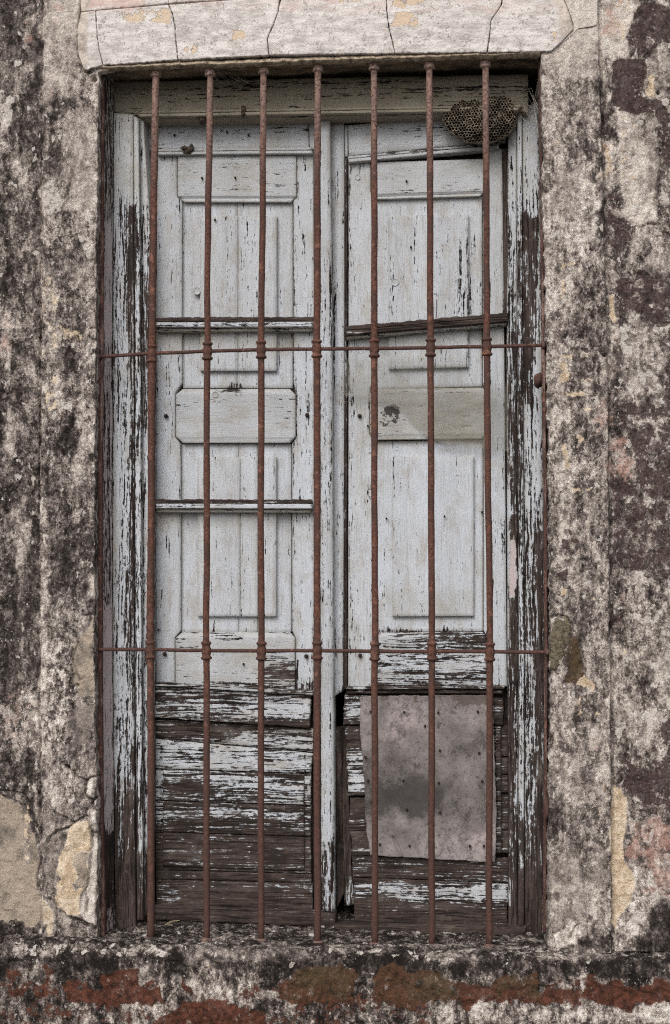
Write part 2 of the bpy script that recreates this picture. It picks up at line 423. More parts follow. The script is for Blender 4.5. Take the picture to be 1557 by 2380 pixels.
def grid_solid(name, P, back, mat, parent, bev=0.0015, field=None, close=True):
    """P[ny,nx,3] front surface (row 0 = top, column 0 = left as seen); back = vector to the rear face"""
    ny, nx = P.shape[:2]
    back = np.asarray(back, float); bl = np.linalg.norm(back); bdir = back / bl
    F0 = P.copy()
    if bev > 0:
        def pull(idx, nb):
            d = P[nb] - P[idx]; L = np.linalg.norm(d, axis=-1, keepdims=True)
            return d / np.maximum(L, 1e-9) * np.minimum(bev, L * .45)
        F0[0, :] += pull((0, slice(None)), (1, slice(None))); F0[-1, :] += pull((-1, slice(None)), (-2, slice(None)))
        F0[:, 0] += pull((slice(None), 0), (slice(None), 1)); F0[:, -1] += pull((slice(None), -1), (slice(None), -2))
    idx = np.arange(ny * nx).reshape(ny, nx)
    q = np.stack([idx[:-1, :-1], idx[1:, :-1], idx[1:, 1:], idx[:-1, 1:]], -1).reshape(-1, 4)
    ring = np.concatenate([idx[0, :-1], idx[:-1, -1], idx[-1, :0:-1], idx[:0:-1, 0]])   # clockwise from the top left
    Pf = P.reshape(-1, 3)
    n = len(ring)
    r1 = Pf[ring] + bdir * min(bev, bl * .5)
    r2 = Pf[ring] + back
    V = np.concatenate([F0.reshape(-1, 3), r1, r2])
    b0 = ny * nx; i = np.arange(n); j = (i + 1) % n
    s1 = np.stack([ring[i], ring[j], b0 + j, b0 + i], -1)
    s2 = np.stack([b0 + i, b0 + j, b0 + n + j, b0 + n + i], -1)
    faces = np.concatenate([q, s1, s2])
    at = {}
    if field is not None:
        px, py = PX(np.concatenate([Pf, Pf[ring], Pf[ring]]))
        at = field(px, py)
        if 'wear' in at:      # edges knock first; a dark outline is painted round every rim
            e = np.zeros(ny * nx, bool); e[ring] = True
            e = np.concatenate([e, np.ones(2 * n, bool)])
            at['wear'] = at['wear'] + .06 * e * (at['wear'] > 0); at['dirt_shade'] = np.minimum(1, at['dirt_shade'] + .28 * e)
    o = mesh_obj(name, V, faces, mat, parent, at)
    return o

def along(pts, t):
    pts = np.asarray(pts, float)
    if len(pts) == 1: return np.repeat(pts, len(t), 0)
    d = np.concatenate([[0], np.cumsum(np.hypot(*np.diff(pts, axis=0).T))]); d /= d[-1]
    return np.stack([np.interp(t, d, pts[:, 0]), np.interp(t, d, pts[:, 1])], -1)

SEED = [11]
def sheet(name, L, R, y, th, mat, parent, nx=14, ny=14, bev=.0015, jag=(0, 0, 0, 0), jsc=9.0, us=None, vs=None, yfun=None,
          field=None, warp=.0006, tilt=(0, 0)):
    """a board: left edge and right edge as picture polylines (top to bottom), set at depth y and th thick.
    jag = ragged edge in pixels (left, right, top, bottom)"""
    SEED[0] += 7; s = SEED[0]
    u = np.linspace(0, 1, nx) if us is None else np.asarray(us); v = np.linspace(0, 1, ny) if vs is None else np.asarray(vs)
    # rows: use the same parameter on both edges, taken by height of the left one
    l = along(L, v); r = along(R, v)
    X = l[:, None, 0] * (1 - u) + r[:, None, 0] * u
    Y = l[:, None, 1] * (1 - u) + r[:, None, 1] * u
    def j1(c, k): return (fbm(c / jsc, np.zeros_like(c) + k, s + k, 3) - .5) * 2
    if any(jag):
        wl = np.clip(1 - u * 4, 0, 1)[None]; wr = np.clip(1 - (1 - u) * 4, 0, 1)[None]
        wt_ = np.clip(1 - v * 4, 0, 1)[:, None]; wb = np.clip(1 - (1 - v) * 4, 0, 1)[:, None]
        dX = jag[0] * j1(Y, 1) * wl + jag[1] * j1(Y, 2) * wr
        dY = jag[2] * j1(X, 3) * wt_ + jag[3] * j1(X, 4) * wb
        X, Y = X + dX, Y + dY
    P = W(X, Y, y)
    dy = (fbm(X / 90, Y / 90, s, 2) - .5) * 2 * warp + tilt[0] * (u[None] - .5) + tilt[1] * (v[:, None] - .5)
    if yfun is not None: dy = dy + yfun(X, Y)
    P[..., 1] += dy
    return grid_solid(name, P, (0, th, 0), mat, parent, bev, field)

def box_quad(name, x0, y0, x1, y1, y, th, mat, parent, **k):
    return sheet(name, [(x0, y0), (x0, y1)], [(x1, y0), (x1, y1)], y, th, mat, parent, **k)

def lathe(name, p0, p1, prof, mat, parent, seg=14, attrs=None, path=None):
    """a turned shape: prof = (distance along the axis from p0, radius)"""
    p0 = np.asarray(p0, float); p1 = np.asarray(p1, float)
    ax = (p1 - p0); L = np.linalg.norm(ax); ax /= L
    a = np.cross(ax, [0, 1.0, .01]); a /= np.linalg.norm(a); b = np.cross(ax, a)
    th = np.linspace(0, 2 * math.pi, seg, endpoint=False)
    V = []
    for d, r in prof:
        V.append(p0 + ax * d + r * (np.cos(th)[:, None] * a + np.sin(th)[:, None] * b))
    n = len(prof); V = np.concatenate(V)
    F = [(i * seg + j, i * seg + (j + 1) % seg, (i + 1) * seg + (j + 1) % seg, (i + 1) * seg + j) for i in range(n - 1) for j in range(seg)]
    F += [tuple(range(seg - 1, -1, -1)), tuple((n - 1) * seg + j for j in range(seg))]
    o = mesh_obj(name, V, F, mat, parent, None)
    if attrs:
        px, py = PX(V)
        for k, v in attrs(px, py).items():
            at = o.data.attributes.new(k, 'FLOAT', 'POINT'); at.data.foreach_set('value', np.asarray(v, np.float32))
    for p in o.data.polygons: p.use_smooth = len(p.vertices) == 4
    return o

def tube(name, pts, r, mat, parent, seg=8, attrs=None, rad=None):
    pts = np.asarray(pts, float); n = len(pts)
    V = []
    for i in range(n):
        d = pts[min(i + 1, n - 1)] - pts[max(i - 1, 0)]; d /= np.linalg.norm(d)
        ref = np.array([0, 1.0, 0]) if abs(d[1]) < .9 else np.array([1.0, 0, 0])
        a = np.cross(d, ref); a /= np.linalg.norm(a); b = np.cross(d, a)
        th = np.linspace(0, 2 * math.pi, seg, endpoint=False)
        rr = r if rad is None else rad[i]
        V.append(pts[i] + rr * (np.cos(th)[:, None] * a + np.sin(th)[:, None] * b))
    V = np.concatenate(V)
    F = [(i * seg + j, i * seg + (j + 1) % seg, (i + 1) * seg + (j + 1) % seg, (i + 1) * seg + j) for i in range(n - 1) for j in range(seg)]
    F += [tuple(range(seg - 1, -1, -1)), tuple((n - 1) * seg + j for j in range(seg))]
    o = mesh_obj(name, V, F, mat, parent, None)
    if attrs:
        px, py = PX(V)
        for k, v in attrs(px, py).items():
            at = o.data.attributes.new(k, 'FLOAT', 'POINT'); at.data.foreach_set('value', np.asarray(v, np.float32))
    for p in o.data.polygons: p.use_smooth = len(p.vertices) == 4
    return o

def lump(name, px, py, y, rx, ry, rz, mat, parent, seed=0, rough=.25, nu=14, nv=9):
    """an uneven rounded lump, radii in metres"""
    c = W(px, py, y)
    V = []; F = []
    for i in range(nv + 1):
        ph = math.pi * i / nv
        for j in range(nu):
            t = 2 * math.pi * j / nu
            k = 1 + rough * 2 * (float(vnoise(np.array(math.cos(t) * 1.7 + 5 + math.cos(ph)), np.array(math.sin(t) * 1.7 + 3 + ph), seed)) - .5)
            V.append(c + np.array([rx * math.sin(ph) * math.cos(t), ry * math.sin(ph) * math.sin(t), rz * math.cos(ph)]) * k)
    for i in range(nv):
        for j in range(nu):
            F.append((i * nu + j, i * nu + (j + 1) % nu, (i + 1) * nu + (j + 1) % nu, (i + 1) * nu + j))
    return mesh_obj(name, np.array(V), F, mat, parent, None, True)
#@@BODY

# ================================================================== painted fields of the wall (picture pixels)
def cR1(x, y): return 1254.9 + .4243 * x, .4243 * y
def cR2(x, y): return 1254.9 + .4243 * x, 581 + .4243 * y
def cR3(x, y): return 1254.9 + .4243 * x, 1161.9 + .4243 * y
def cR4(x, y): return 1254.9 + .4648 * x, 1742.9 + .4648 * y
def cL5(x, y): return .4239 * x, .4239 * y
def cL6(x, y): return .4239 * x, 581 + .4239 * y
def cL7(x, y): return .4239 * x, 1161.9 + .4239 * y
def cB7(x, y): return .5 * x, 1784.7 + .5 * y
def cB8(x, y): return 778.5 + .5 * x, 1784.7 + .5 * y
def cS(x, y): return .2196 * x, 1684.8 + .2196 * y          # close look at the lower left
def bx(f, x0, y0, x1, y1, s=7): return ('r', (*f(x0, y0), *f(x1, y1)), s)
def pg(f, pts, s=5): return ('p', [f(*p) for p in pts], s)
I_ = lambda x, y: (x, y)

PAINT = [
    # ---- left, outer wall
    (bx(I_, -900, -900, 100, 2215), dict(lum=.29, con=.95, flake=.15)),
    (bx(cL5, 0, 0, 130, 180), dict(lum=.22, con=.7)),
    (bx(cL5, 130, 70, 200, 220), dict(lum=.58, pink=.55)),
    (bx(cL5, 0, 240, 130, 500), dict(lum=.40, con=.7)),
    (bx(cL5, 0, 530, 60, 700, 5), dict(lum=.55, flake=.9)),
    (bx(cL5, 60, 900, 150, 1160), dict(lum=.47, cream=.35)),
    (bx(cL5, 180, 100, 245, 1370), dict(lum=.21, con=.7)),
    (bx(cL6, 0, 120, 22, 310, 6), dict(lum=.02, con=.4)),
    (bx(cL6, 0, 330, 70, 600, 10), dict(lum=.60, pink=.62)),
    (bx(cL6, 60, 520, 215, 640), dict(lum=.22)),
    (bx(cL6, 30, 880, 80, 1110), dict(lum=.56, con=.8)),
    (bx(cL6, 150, 600, 210, 920), dict(lum=.44)),
    (bx(cL7, 60, 30, 130, 460), dict(lum=.52, con=.8)),
    (bx(cL7, 0, 420, 215, 1010), dict(lum=.235, con=.75)),
    (bx(cL7, 0, 1030, 210, 1370), dict(lum=.42, pink=.42, con=1.1)),
    # ---- left, window surround
    (bx(I_, 97, -200, 226, 2215, 4), dict(lum=.42, con=1.0, flake=.2)),
    (bx(cL5, 245, -200, 450, 520, 9), dict(lum=.64, con=.42, pink=.34, flake=0)),
    (bx(cL5, 250, 0, 330, 90, 9), dict(pink=.6, lum=.7)),
    (bx(cL5, 290, 220, 380, 400, 12), dict(lum=.50, con=.8)),
    (bx(cL5, 400, 380, 520, 570, 10), dict(lum=.5, con=.9)),
    (bx(cL5, 245, 545, 440, 600, 10), dict(lum=.27, con=.7)),
    (bx(cL5, 250, 590, 335, 960, 10), dict(lum=.27, con=.8)),
    (pg(cL5, [(330, 1150), (335, 720), (370, 640), (410, 590), (500, 600), (520, 700), (520, 1150)], 4), dict(lum=.53, con=.55, flake=0)),
    (bx(cL5, 260, 820, 370, 1080, 8), dict(lum=.36, cream=.36, con=.8)),
    (bx(cL5, 245, 980, 320, 1190, 6), dict(lum=.5, flake=.85)),
    (bx(cL5, 340, 1110, 430, 1160, 4), dict(lum=.68, con=.4)),
    (bx(cL5, 430, 1160, 520, 1370, 8), dict(lum=.46, flake=.35)),
    (bx(cL6, 230, 110, 330, 640, 12), dict(lum=.52, cream=.56, con=.9)),
    (bx(cL6, 340, 0, 520, 480, 12), dict(lum=.40, con=.95)),
    (bx(cL6, 290, 430, 470, 500, 6), dict(cream=.62)),
    (bx(cL6, 290, 600, 420, 730, 10), dict(lum=.27, con=.9)),
    (bx(cL6, 235, 690, 310, 930, 8), dict(lum=.58, cream=.56)),
    (bx(cL6, 310, 800, 520, 930, 10), dict(lum=.46, cream=.32, flake=.5)),
    (bx(cL6, 270, 940, 430, 1100, 10), dict(lum=.27, con=.95)),
    (bx(cL6, 430, 1000, 520, 1140, 8), dict(lum=.5)),
    (bx(cL6, 280, 1230, 520, 1370, 10), dict(lum=.30, con=.9)),
    (bx(cL7, 260, 140, 515, 560, 12), dict(lum=.27, con=.75)),
    (bx(cL7, 215, 0, 262, 1370, 4), dict(lum=.53, cream=.38)),
    (bx(cL7, 490, 420, 520, 530, 4), dict(lum=.75, con=.4)),
    (bx(cL7, 260, 560, 480, 680, 10), dict(lum=.42, flake=.3)),
    (bx(cL7, 250, 800, 410, 1370, 12), dict(lum=.55, con=1.35, flake=.1)),
    (pg(cL7, [(400, 800), (440, 740), (515, 640), (515, 1060), (440, 1080), (400, 980)], 6), dict(bare=.75, lum=.5, con=.6)),
    (bx(cL7, 410, 1090, 520, 1420, 8), dict(lum=.44, con=.35, flake=0)),
    (bx(I_, 97, 1740, 226, 1860, 8), dict(lum=.50, con=.8)),
    (bx(cS, 640, 440, 830, 900, 6), dict(lum=.60, con=1.1)),
    (bx(cS, 410, 900, 720, 2000, 10), dict(lum=.42, con=.6, cream=.2)),
    (bx(cS, 500, 1380, 640, 1850, 8), dict(cream=.46, lum=.42)),
    # tan render with the plaster gone
    (pg(cS, [(-900, 760), (0, 740), (120, 800), (230, 850), (300, 1000), (380, 1180), (430, 1450), (370, 1640), (410, 1790), (450, 2000), (380, 2150), (-900, 2170)], 6), dict(bare=.95, lum=.5, con=.4, cream=0, flake=0)),
    (bx(cS, 240, 830, 340, 1450, 5), dict(cream=.64, bare=.3)),
    (pg(cS, [(420, 1800), (560, 1950), (570, 2100), (560, 2300), (420, 2290)], 4), dict(cream=.72, lum=.66, bare=0)),
    # cream patch of plaster
    (pg(cS, [(800, 1040), (930, 985), (965, 1100), (970, 1300), (955, 1560), (930, 1700), (870, 1760), (820, 1930), (830, 2030), (720, 2010), (640, 1930), (580, 1830), (600, 1720), (640, 1650), (605, 1540), (640, 1420), (690, 1250), (720, 1150), (750, 1080)], 2.5),
     dict(cream=1.0, bare=0, lum=.7, con=.25, flake=0)),
    (pg(cS, [(780, 1370), (860, 1330), (950, 1350), (940, 1560), (920, 1700), (800, 1770), (740, 1700), (820, 1600), (770, 1460)], 2.5), dict(bare=.72, cream=.0)),
    (pg(cS, [(975, 1200), (1030, 1190), (1015, 2120), (900, 2060), (830, 1990), (840, 1880), (900, 1750), (950, 1680), (965, 1400)], 3), dict(lum=.72, con=.35, cream=.2, bare=0)),
    (pg(cS, [(740, 2080), (830, 2050), (1010, 2150), (1010, 2300), (760, 2300), (600, 2200), (590, 2010)], 6), dict(lum=.42, con=.9)),
    (bx(I_, -900, 2140, 105, 2215, 10), dict(lum=.18, con=.8, bare=.1, cream=.2)),
    # ---- right, window surround
    (bx(I_, 1262, -200, 1412, 2215, 4), dict(lum=.45, con=.95, flake=.2)),
    (bx(cR1, 20, 60, 330, 420, 10), dict(lum=.62, con=.45, pink=.22)),
    (bx(cR1, 20, 60, 330, 260, 10), dict(lum=.71, con=.35, pink=.22)),
    (bx(cR1, 30, 480, 330, 780, 10), dict(lum=.50, con=.85)),
    (bx(cR1, 130, 620, 235, 960, 14), dict(lum=.37, con=.95)),
    (bx(cR1, 30, 720, 110, 800, 8), dict(cream=.52)),
    (bx(cR1, 80, 930, 230, 1200, 10), dict(lum=.52, con=.6)),
    (bx(cR1, 220, 900, 330, 1130, 8), dict(lum=.62, con=1.0)),
    (bx(cR1, 30, 1200, 340, 1370, 10), dict(lum=.5, con=1.2, flake=.4)),
    (bx(cR1, 300, 440, 365, 1370, 6), dict(lum=.26, con=.8)),
    (bx(cR2, 110, 110, 350, 510, 14), dict(lum=.37, con=.95)),
    (bx(cR2, 40, 120, 120, 480, 8), dict(lum=.5, cream=.28)),
    (bx(cR2, 100, 30, 165, 270, 6), dict(cream=.58)),
    (bx(cR2, 300, 810, 365, 1030, 6), dict(pink=.62, lum=.5)),
    (bx(cR2, 120, 1060, 160, 1200, 5), dict(cream=.72)),
    (bx(cR2, 200, 1020, 245, 1070, 5), dict(cream=.75)),
    (bx(cR2, 240, 870, 295, 895, 4), dict(cream=.72)),
    (bx(cR2, 165, 1300, 290, 1320, 3), dict(cream=.78)),
    (bx(cR2, 60, 1030, 360, 1240, 10), dict(lum=.47, con=1.1)),
    # ghost of a painted letter: cream strokes with a maroon shade
    (bx(cR2, 110, 568, 185, 588, 3), dict(cream=.85)), (bx(cR2, 118, 610, 165, 720, 4), dict(cream=.8)),
    (bx(cR2, 225, 566, 285, 585, 3), dict(cream=.62)), (bx(cR2, 190, 700, 290, 722, 4), dict(cream=.6)),
    (pg(cR2, [(120, 735), (240, 735), (300, 690), (320, 600), (300, 545), (220, 525), (225, 548), (280, 570), (298, 620), (285, 680), (230, 715), (125, 715)], 2.5), dict(maroon=.60)),
    (bx(cR2, 115, 765, 255, 795, 3.5), dict(cream=.82)),
    (bx(cR2, 95, 935, 130, 1010, 3), dict(maroon=.52)),
    (bx(cR3, 105, 215, 235, 245, 3), dict(maroon=.62)), (bx(cR3, 105, 235, 150, 280, 3), dict(maroon=.58)),
    (bx(cR3, 90, 380, 150, 445, 3.5), dict(maroon=.80)), (pg(cR3, [(110, 520), (125, 480), (160, 470), (150, 515), (125, 530)], 2.5), dict(cream=.95)),
    (bx(cR3, 270, 440, 360, 760, 10), dict(lum=.54, con=1.1, cream=.36)),
    (pg(cR3, [(150, 740), (200, 740), (240, 860), (240, 960), (200, 1000), (150, 1010)], 5), dict(lum=.28, con=.6, olive=1, rust=0.74)),
    (pg(cR3, [(205, 950), (240, 950), (300, 1010), (280, 1060), (260, 1020), (200, 1010)], 3), dict(cream=.92)),
    (bx(cR3, 200, 1070, 235, 1190, 4), dict(cream=.66)), (bx(cR3, 305, 1165, 340, 1190, 3), dict(cream=.8)),
    (bx(cR3, 165, 1190, 265, 1230, 4), dict(maroon=.60)), (bx(cR3, 240, 1260, 310, 1350, 5), dict(lum=.68, pink=.4, con=.5)),
    (bx(cR3, 60, 1060, 330, 1170, 10), dict(lum=.42)),
    (bx(cR4, 70, 70, 330, 260, 10), dict(lum=.56, con=.8)), (bx(cR4, 270, 150, 340, 300, 5), dict(cream=.56)),
    (bx(cR4, 40, 270, 330, 520, 12), dict(lum=.36, con=.85)),
    (bx(cR4, 40, 520, 340, 900, 12), dict(lum=.47, con=.5)),
    (bx(cR4, 215, 660, 350, 880, 8), dict(lum=.58, con=.9)),
    (pg(cR4, [(150, 850), (190, 890), (245, 970), (200, 965), (150, 960), (90, 990), (70, 930), (120, 900)], 3), dict(lum=.74, con=.8, cream=.42)),
    (bx(cR4, 170, 940, 370, 1012, 8), dict(lum=.16, con=.8)),
    # ---- right, outer wall
    (bx(I_, 1412, -900, 2600, 2215, 4), dict(lum=.42, con=1.0, flake=.3, maroon=.28)),
    (bx(cR1, 335, -300, 480, 340, 8), dict(lum=.72, con=.45, cream=.38, pink=.46, maroon=0)),
    (bx(cR1, 335, 60, 430, 230, 8), dict(pink=.72)),
    (bx(cR1, 430, 20, 520, 260, 8), dict(cream=.55, lum=.74, con=.4)),
    (pg(cR1, [(570, 8), (700, 30), (900, 60), (900, 260), (690, 250), (600, 290), (500, 290), (478, 200), (510, 80)], 4), dict(maroon=.66, lum=.40, cream=.1, pink=0)),
    (pg(cR1, [(400, 345), (450, 320), (560, 310), (585, 400), (560, 520), (660, 540), (700, 600), (712, 700), (650, 700), (620, 600), (520, 620), (440, 600), (395, 560)], 3), dict(maroon=.78, lum=.35, pink=0, cream=0)),
    (bx(cR1, 580, 400, 640, 530, 4), dict(cream=.68, maroon=0)),
    (bx(cR1, 590, 260, 800, 520, 8), dict(lum=.46, con=.6)),
    (bx(cR1, 350, 590, 420, 760, 6), dict(lum=.26, maroon=.5)),
    (pg(cR1, [(430, 600), (540, 620), (560, 760), (660, 700), (640, 900), (640, 1000), (660, 1150), (600, 1230), (480, 1200), (440, 1000), (430, 800)], 6), dict(lum=.70, con=.65, cream=.44, maroon=.05)),
    (bx(cR1, 570, 640, 650, 1000, 8), dict(lum=.50, con=.45, cream=.1)),
    (bx(cR1, 350, 780, 430, 1010, 6), dict(cream=.62, lum=.6, pink=.4)),
    (bx(cR1, 395, 900, 425, 1000, 4), dict(maroon=.62)),
    (bx(cR1, 640, 580, 900, 980, 6), dict(maroon=.64, lum=.35)),
    (bx(cR1, 360, 1040, 445, 1370, 6), dict(maroon=.52, lum=.32)),
    (bx(cR1, 430, 1190, 510, 1370, 6), dict(maroon=.62, lum=.36)),
    (bx(cR1, 520, 1220, 660, 1370, 6), dict(lum=.62, con=.9, maroon=.1)),
    (bx(cR1, 650, 940, 900, 1300, 8), dict(lum=.36, maroon=.45)),
    (bx(cR2, 560, -20, 900, 130, 8), dict(lum=.56, con=.5, maroon=.1)),
    (bx(cR2, 415, 110, 900, 400, 10), dict(lum=.34, con=.9, maroon=.60)),
    (bx(cR2, 400, 400, 640, 830, 12), dict(lum=.49, con=.75, maroon=.2, flake=.6)),
    (bx(cR2, 380, 245, 412, 400, 3), dict(cream=.9, maroon=0)),
    (bx(cR2, 370, 400, 430, 710, 6), dict(lum=.62, cream=.42, maroon=.1, pink=.3)),
    (bx(cR2, 640, 430, 900, 830, 10), dict(maroon=.50, lum=.38)),
    (bx(cR2, 400, 830, 900, 1400, 12), dict(lum=.36, con=.9, maroon=.60, flake=.45)),
    (bx(cR2, 385, 1000, 490, 1240, 8), dict(pink=.72, lum=.55, maroon=.2)),
    (bx(cR3, 390, 0, 900, 420, 14), dict(lum=.36, con=.8, maroon=.57)),
    (bx(cR3, 400, 380, 470, 760, 8), dict(lum=.45, pink=.46, maroon=.3)),
    (bx(cR3, 540, 600, 900, 1010, 10), dict(lum=.46, con=.8, maroon=.25, flake=.6)),
    (bx(cR3, 395, 770, 480, 1160, 7), dict(lum=.66, con=.9, cream=.44, maroon=.1)),
    (bx(cR3, 480, 820, 580, 960, 6), dict(cream=.46, lum=.5)),
    (bx(cR3, 400, 1140, 660, 1330, 8), dict(lum=.56, con=.7, maroon=.2, flake=.5)),
    (bx(cR3, 640, 1160, 900, 1370, 8), dict(maroon=.56, lum=.38, pink=.4)),
    (bx(cR4, 400, 0, 900, 330, 10), dict(maroon=.60, lum=.40, cream=.3)),
    (bx(cR4, 440, 330, 900, 760, 10), dict(pink=.70, lum=.50, maroon=.32, con=1.0)),
    (bx(cR4, 450, 560, 560, 700, 8), dict(lum=.78, pink=.25, maroon=0)),
    (bx(cR4, 375, 720, 570, 940, 10), dict(lum=.70, con=1.1, pink=.34, maroon=.1)),
    (pg(cR4, [(365, 170), (395, 195), (435, 250), (440, 330), (415, 430), (430, 560), (480, 640), (470, 730), (400, 820), (380, 890), (355, 860), (355, 320)], 4), dict(cream=.98, lum=.68, con=.4, maroon=0, pink=0)),
    (pg(cR4, [(520, 930), (560, 800), (620, 745), (900, 740), (900, 1015), (370, 1015), (390, 990), (480, 940)], 8), dict(lum=.17, con=.7, pink=0, maroon=.1, flake=0)),
    (bx(cR4, 375, 940, 480, 1010, 6), dict(lum=.6, con=1.1)),
]
PLINTH = [
    (bx(I_, -2600, 2120, 3600, 2225, 5), dict(lum=0.18, con=1.15, flake=.2)),
    (bx(I_, -2600, 2200, 3600, 2226, 4), dict(lum=0.36, con=1.1, flake=.3)),
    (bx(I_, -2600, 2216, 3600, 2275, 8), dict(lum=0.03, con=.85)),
    (bx(I_, -2600, 2275, 3600, 2600, 8), dict(lum=0.29, con=1.15, rust=.47)),
    (bx(I_, -2600, 2600, 3600, 3600, 40), dict(lum=0.26, con=1.1, rust=.48)),
    (bx(cB7, 0, 820, 420, 870, 8), dict(lum=0.28, con=1.1)),
    (bx(cB7, 860, 838, 1420, 905, 8), dict(lum=0.41, con=.6, cream=.2)),
    (bx(cB7, 1240, 850, 1560, 890, 8), dict(lum=0.32, con=.8)),
    (bx(cB7, 0, 930, 250, 1030, 8), dict(rust=0.74, lum=0.28)),
    (bx(cB7, 60, 930, 200, 1000, 6), dict(lum=0.46, cream=.34, rust=.3)),
    (bx(cB7, 0, 1020, 330, 1180, 10), dict(lum=0.18, con=1.1, cream=.2)),
    (pg(cB7, [(300, 1010), (530, 950), (560, 940), (650, 945), (650, 1020), (740, 1030), (760, 1085), (500, 1095), (310, 1075)], 5), dict(rust=0.98, lum=0.26)),
    (bx(cB7, 340, 960, 480, 1030, 8), dict(rust=.2, lum=0.12)),
    (bx(cB7, 640, 950, 740, 1020, 6), dict(lum=0.41, rust=.4)),
    (bx(cB7, 835, 955, 905, 1035, 5), dict(rust=0.90)),
    (bx(cB7, 900, 930, 1060, 1060, 10), dict(lum=0.48, con=1.0, cream=.42, rust=.25)),
    (bx(cB7, 1040, 920, 1240, 1100, 10), dict(lum=0.35, con=1.2)),
    (bx(cB7, 1235, 900, 1330, 1040, 8), dict(lum=0.06)),
    (pg(cB7, [(750, 1160), (870, 1090), (1000, 1085), (1230, 1150), (1230, 1250), (740, 1250)], 6), dict(rust=0.92, lum=0.20)),
    (bx(cB7, 560, 1090, 760, 1200, 8), dict(lum=0.48, con=1.1)),
    (bx(cB7, 870, 1040, 1280, 1110, 8), dict(lum=0.51, con=1.0)),
    (pg(cB7, [(1290, 1080), (1300, 1030), (1400, 930), (1640, 925), (1640, 1085), (1420, 1090)], 6), dict(rust=0.92, lum=0.18, olive=.45)),
    (bx(cB7, 1330, 910, 1560, 1000, 14), dict(olive=1.0)),
    (bx(cB8, 0, 930, 90, 1060, 10), dict(olive=.9, rust=0.78)),
    (bx(cB8, 90, 930, 180, 1030, 8), dict(lum=0.12, rust=.3)),
    (bx(cB8, 180, 930, 490, 1095, 10), dict(rust=0.86, lum=0.20, olive=.55)),
    (bx(cB8, 380, 950, 560, 1090, 12), dict(olive=.9, rust=0.76, cream=.25)),
    (bx(cB8, 560, 985, 740, 1100, 8), dict(rust=0.92, olive=.1)),
    (bx(cB8, 740, 970, 950, 1050, 10), dict(olive=.9, rust=0.73, lum=0.18)),
    (bx(cB8, 660, 900, 1000, 985, 12), dict(lum=0.15, con=1.0)),
    (bx(cB8, 760, 1040, 900, 1100, 6), dict(rust=0.90)),
    (bx(cB8, 950, 1010, 1130, 1105, 8), dict(rust=0.90, olive=0)),
    (bx(cB8, 1080, 960, 1180, 1040, 8), dict(lum=0.41)),
    (bx(cB8, 1165, 985, 1700, 1105, 9), dict(rust=0.90, lum=0.22)),
    (bx(cB8, 420, 1105, 1700, 1200, 8), dict(lum=0.53, con=1.15, rust=.32, maroon=.2)),
    (bx(cB8, 0, 1090, 420, 1200, 8), dict(lum=0.35, con=1.2)),
    (bx(cB8, 930, 860, 1300, 895, 5), dict(lum=0.43, con=.8)),
    (bx(cB8, 440, 865, 660, 905, 6), dict(lum=0.43, con=.8)),
]
KEYS = dict(lum=.42, con=1.0, flake=0.0, cream=.24, pink=.12, maroon=0.0, rust=0.0, olive=0.0, bare=0.0)
def apply_paint(px, py, table):
    jx = fbm(px / 34, py / 34, 3, 5) - .5; jy = fbm(px / 34, py / 34, 9, 5) - .5
    XR, YR = px + jx * 60, py + jy * 76
    XP, YP = px + jx * 22, py + jy * 22
    A = {k: np.full(px.shape, v) for k, v in KEYS.items()}
    for (kind, g, s), d in table:
        x, y = (XR, YR) if kind == 'r' and min(g[2] - g[0], g[3] - g[1]) > 26 else (XP, YP)
        if kind == 'r':
            x0, y0, x1, y1 = g
            sel = (x > x0 - 4 * s) & (x < x1 + 4 * s) & (y > y0 - 4 * s) & (y < y1 + 4 * s)
            if not sel.any(): continue
            m = rect(x[sel], y[sel], x0, y0, x1, y1, s * 1.9)
        else:
            a = np.array(g); sel = (x > a[:, 0].min() - 20) & (x < a[:, 0].max() + 20) & (y > a[:, 1].min() - 20) & (y < a[:, 1].max() + 20)
            if not sel.any(): continue
            m = poly(x[sel], y[sel], g, s)
        for k, v in d.items():
            A[k][sel] += (v - A[k][sel]) * m
    return A
def wall_field(px, py):
    return apply_paint(px, py, PAINT)
def plinth_field(px, py):
    A = apply_paint(px, py, PLINTH)
    return A

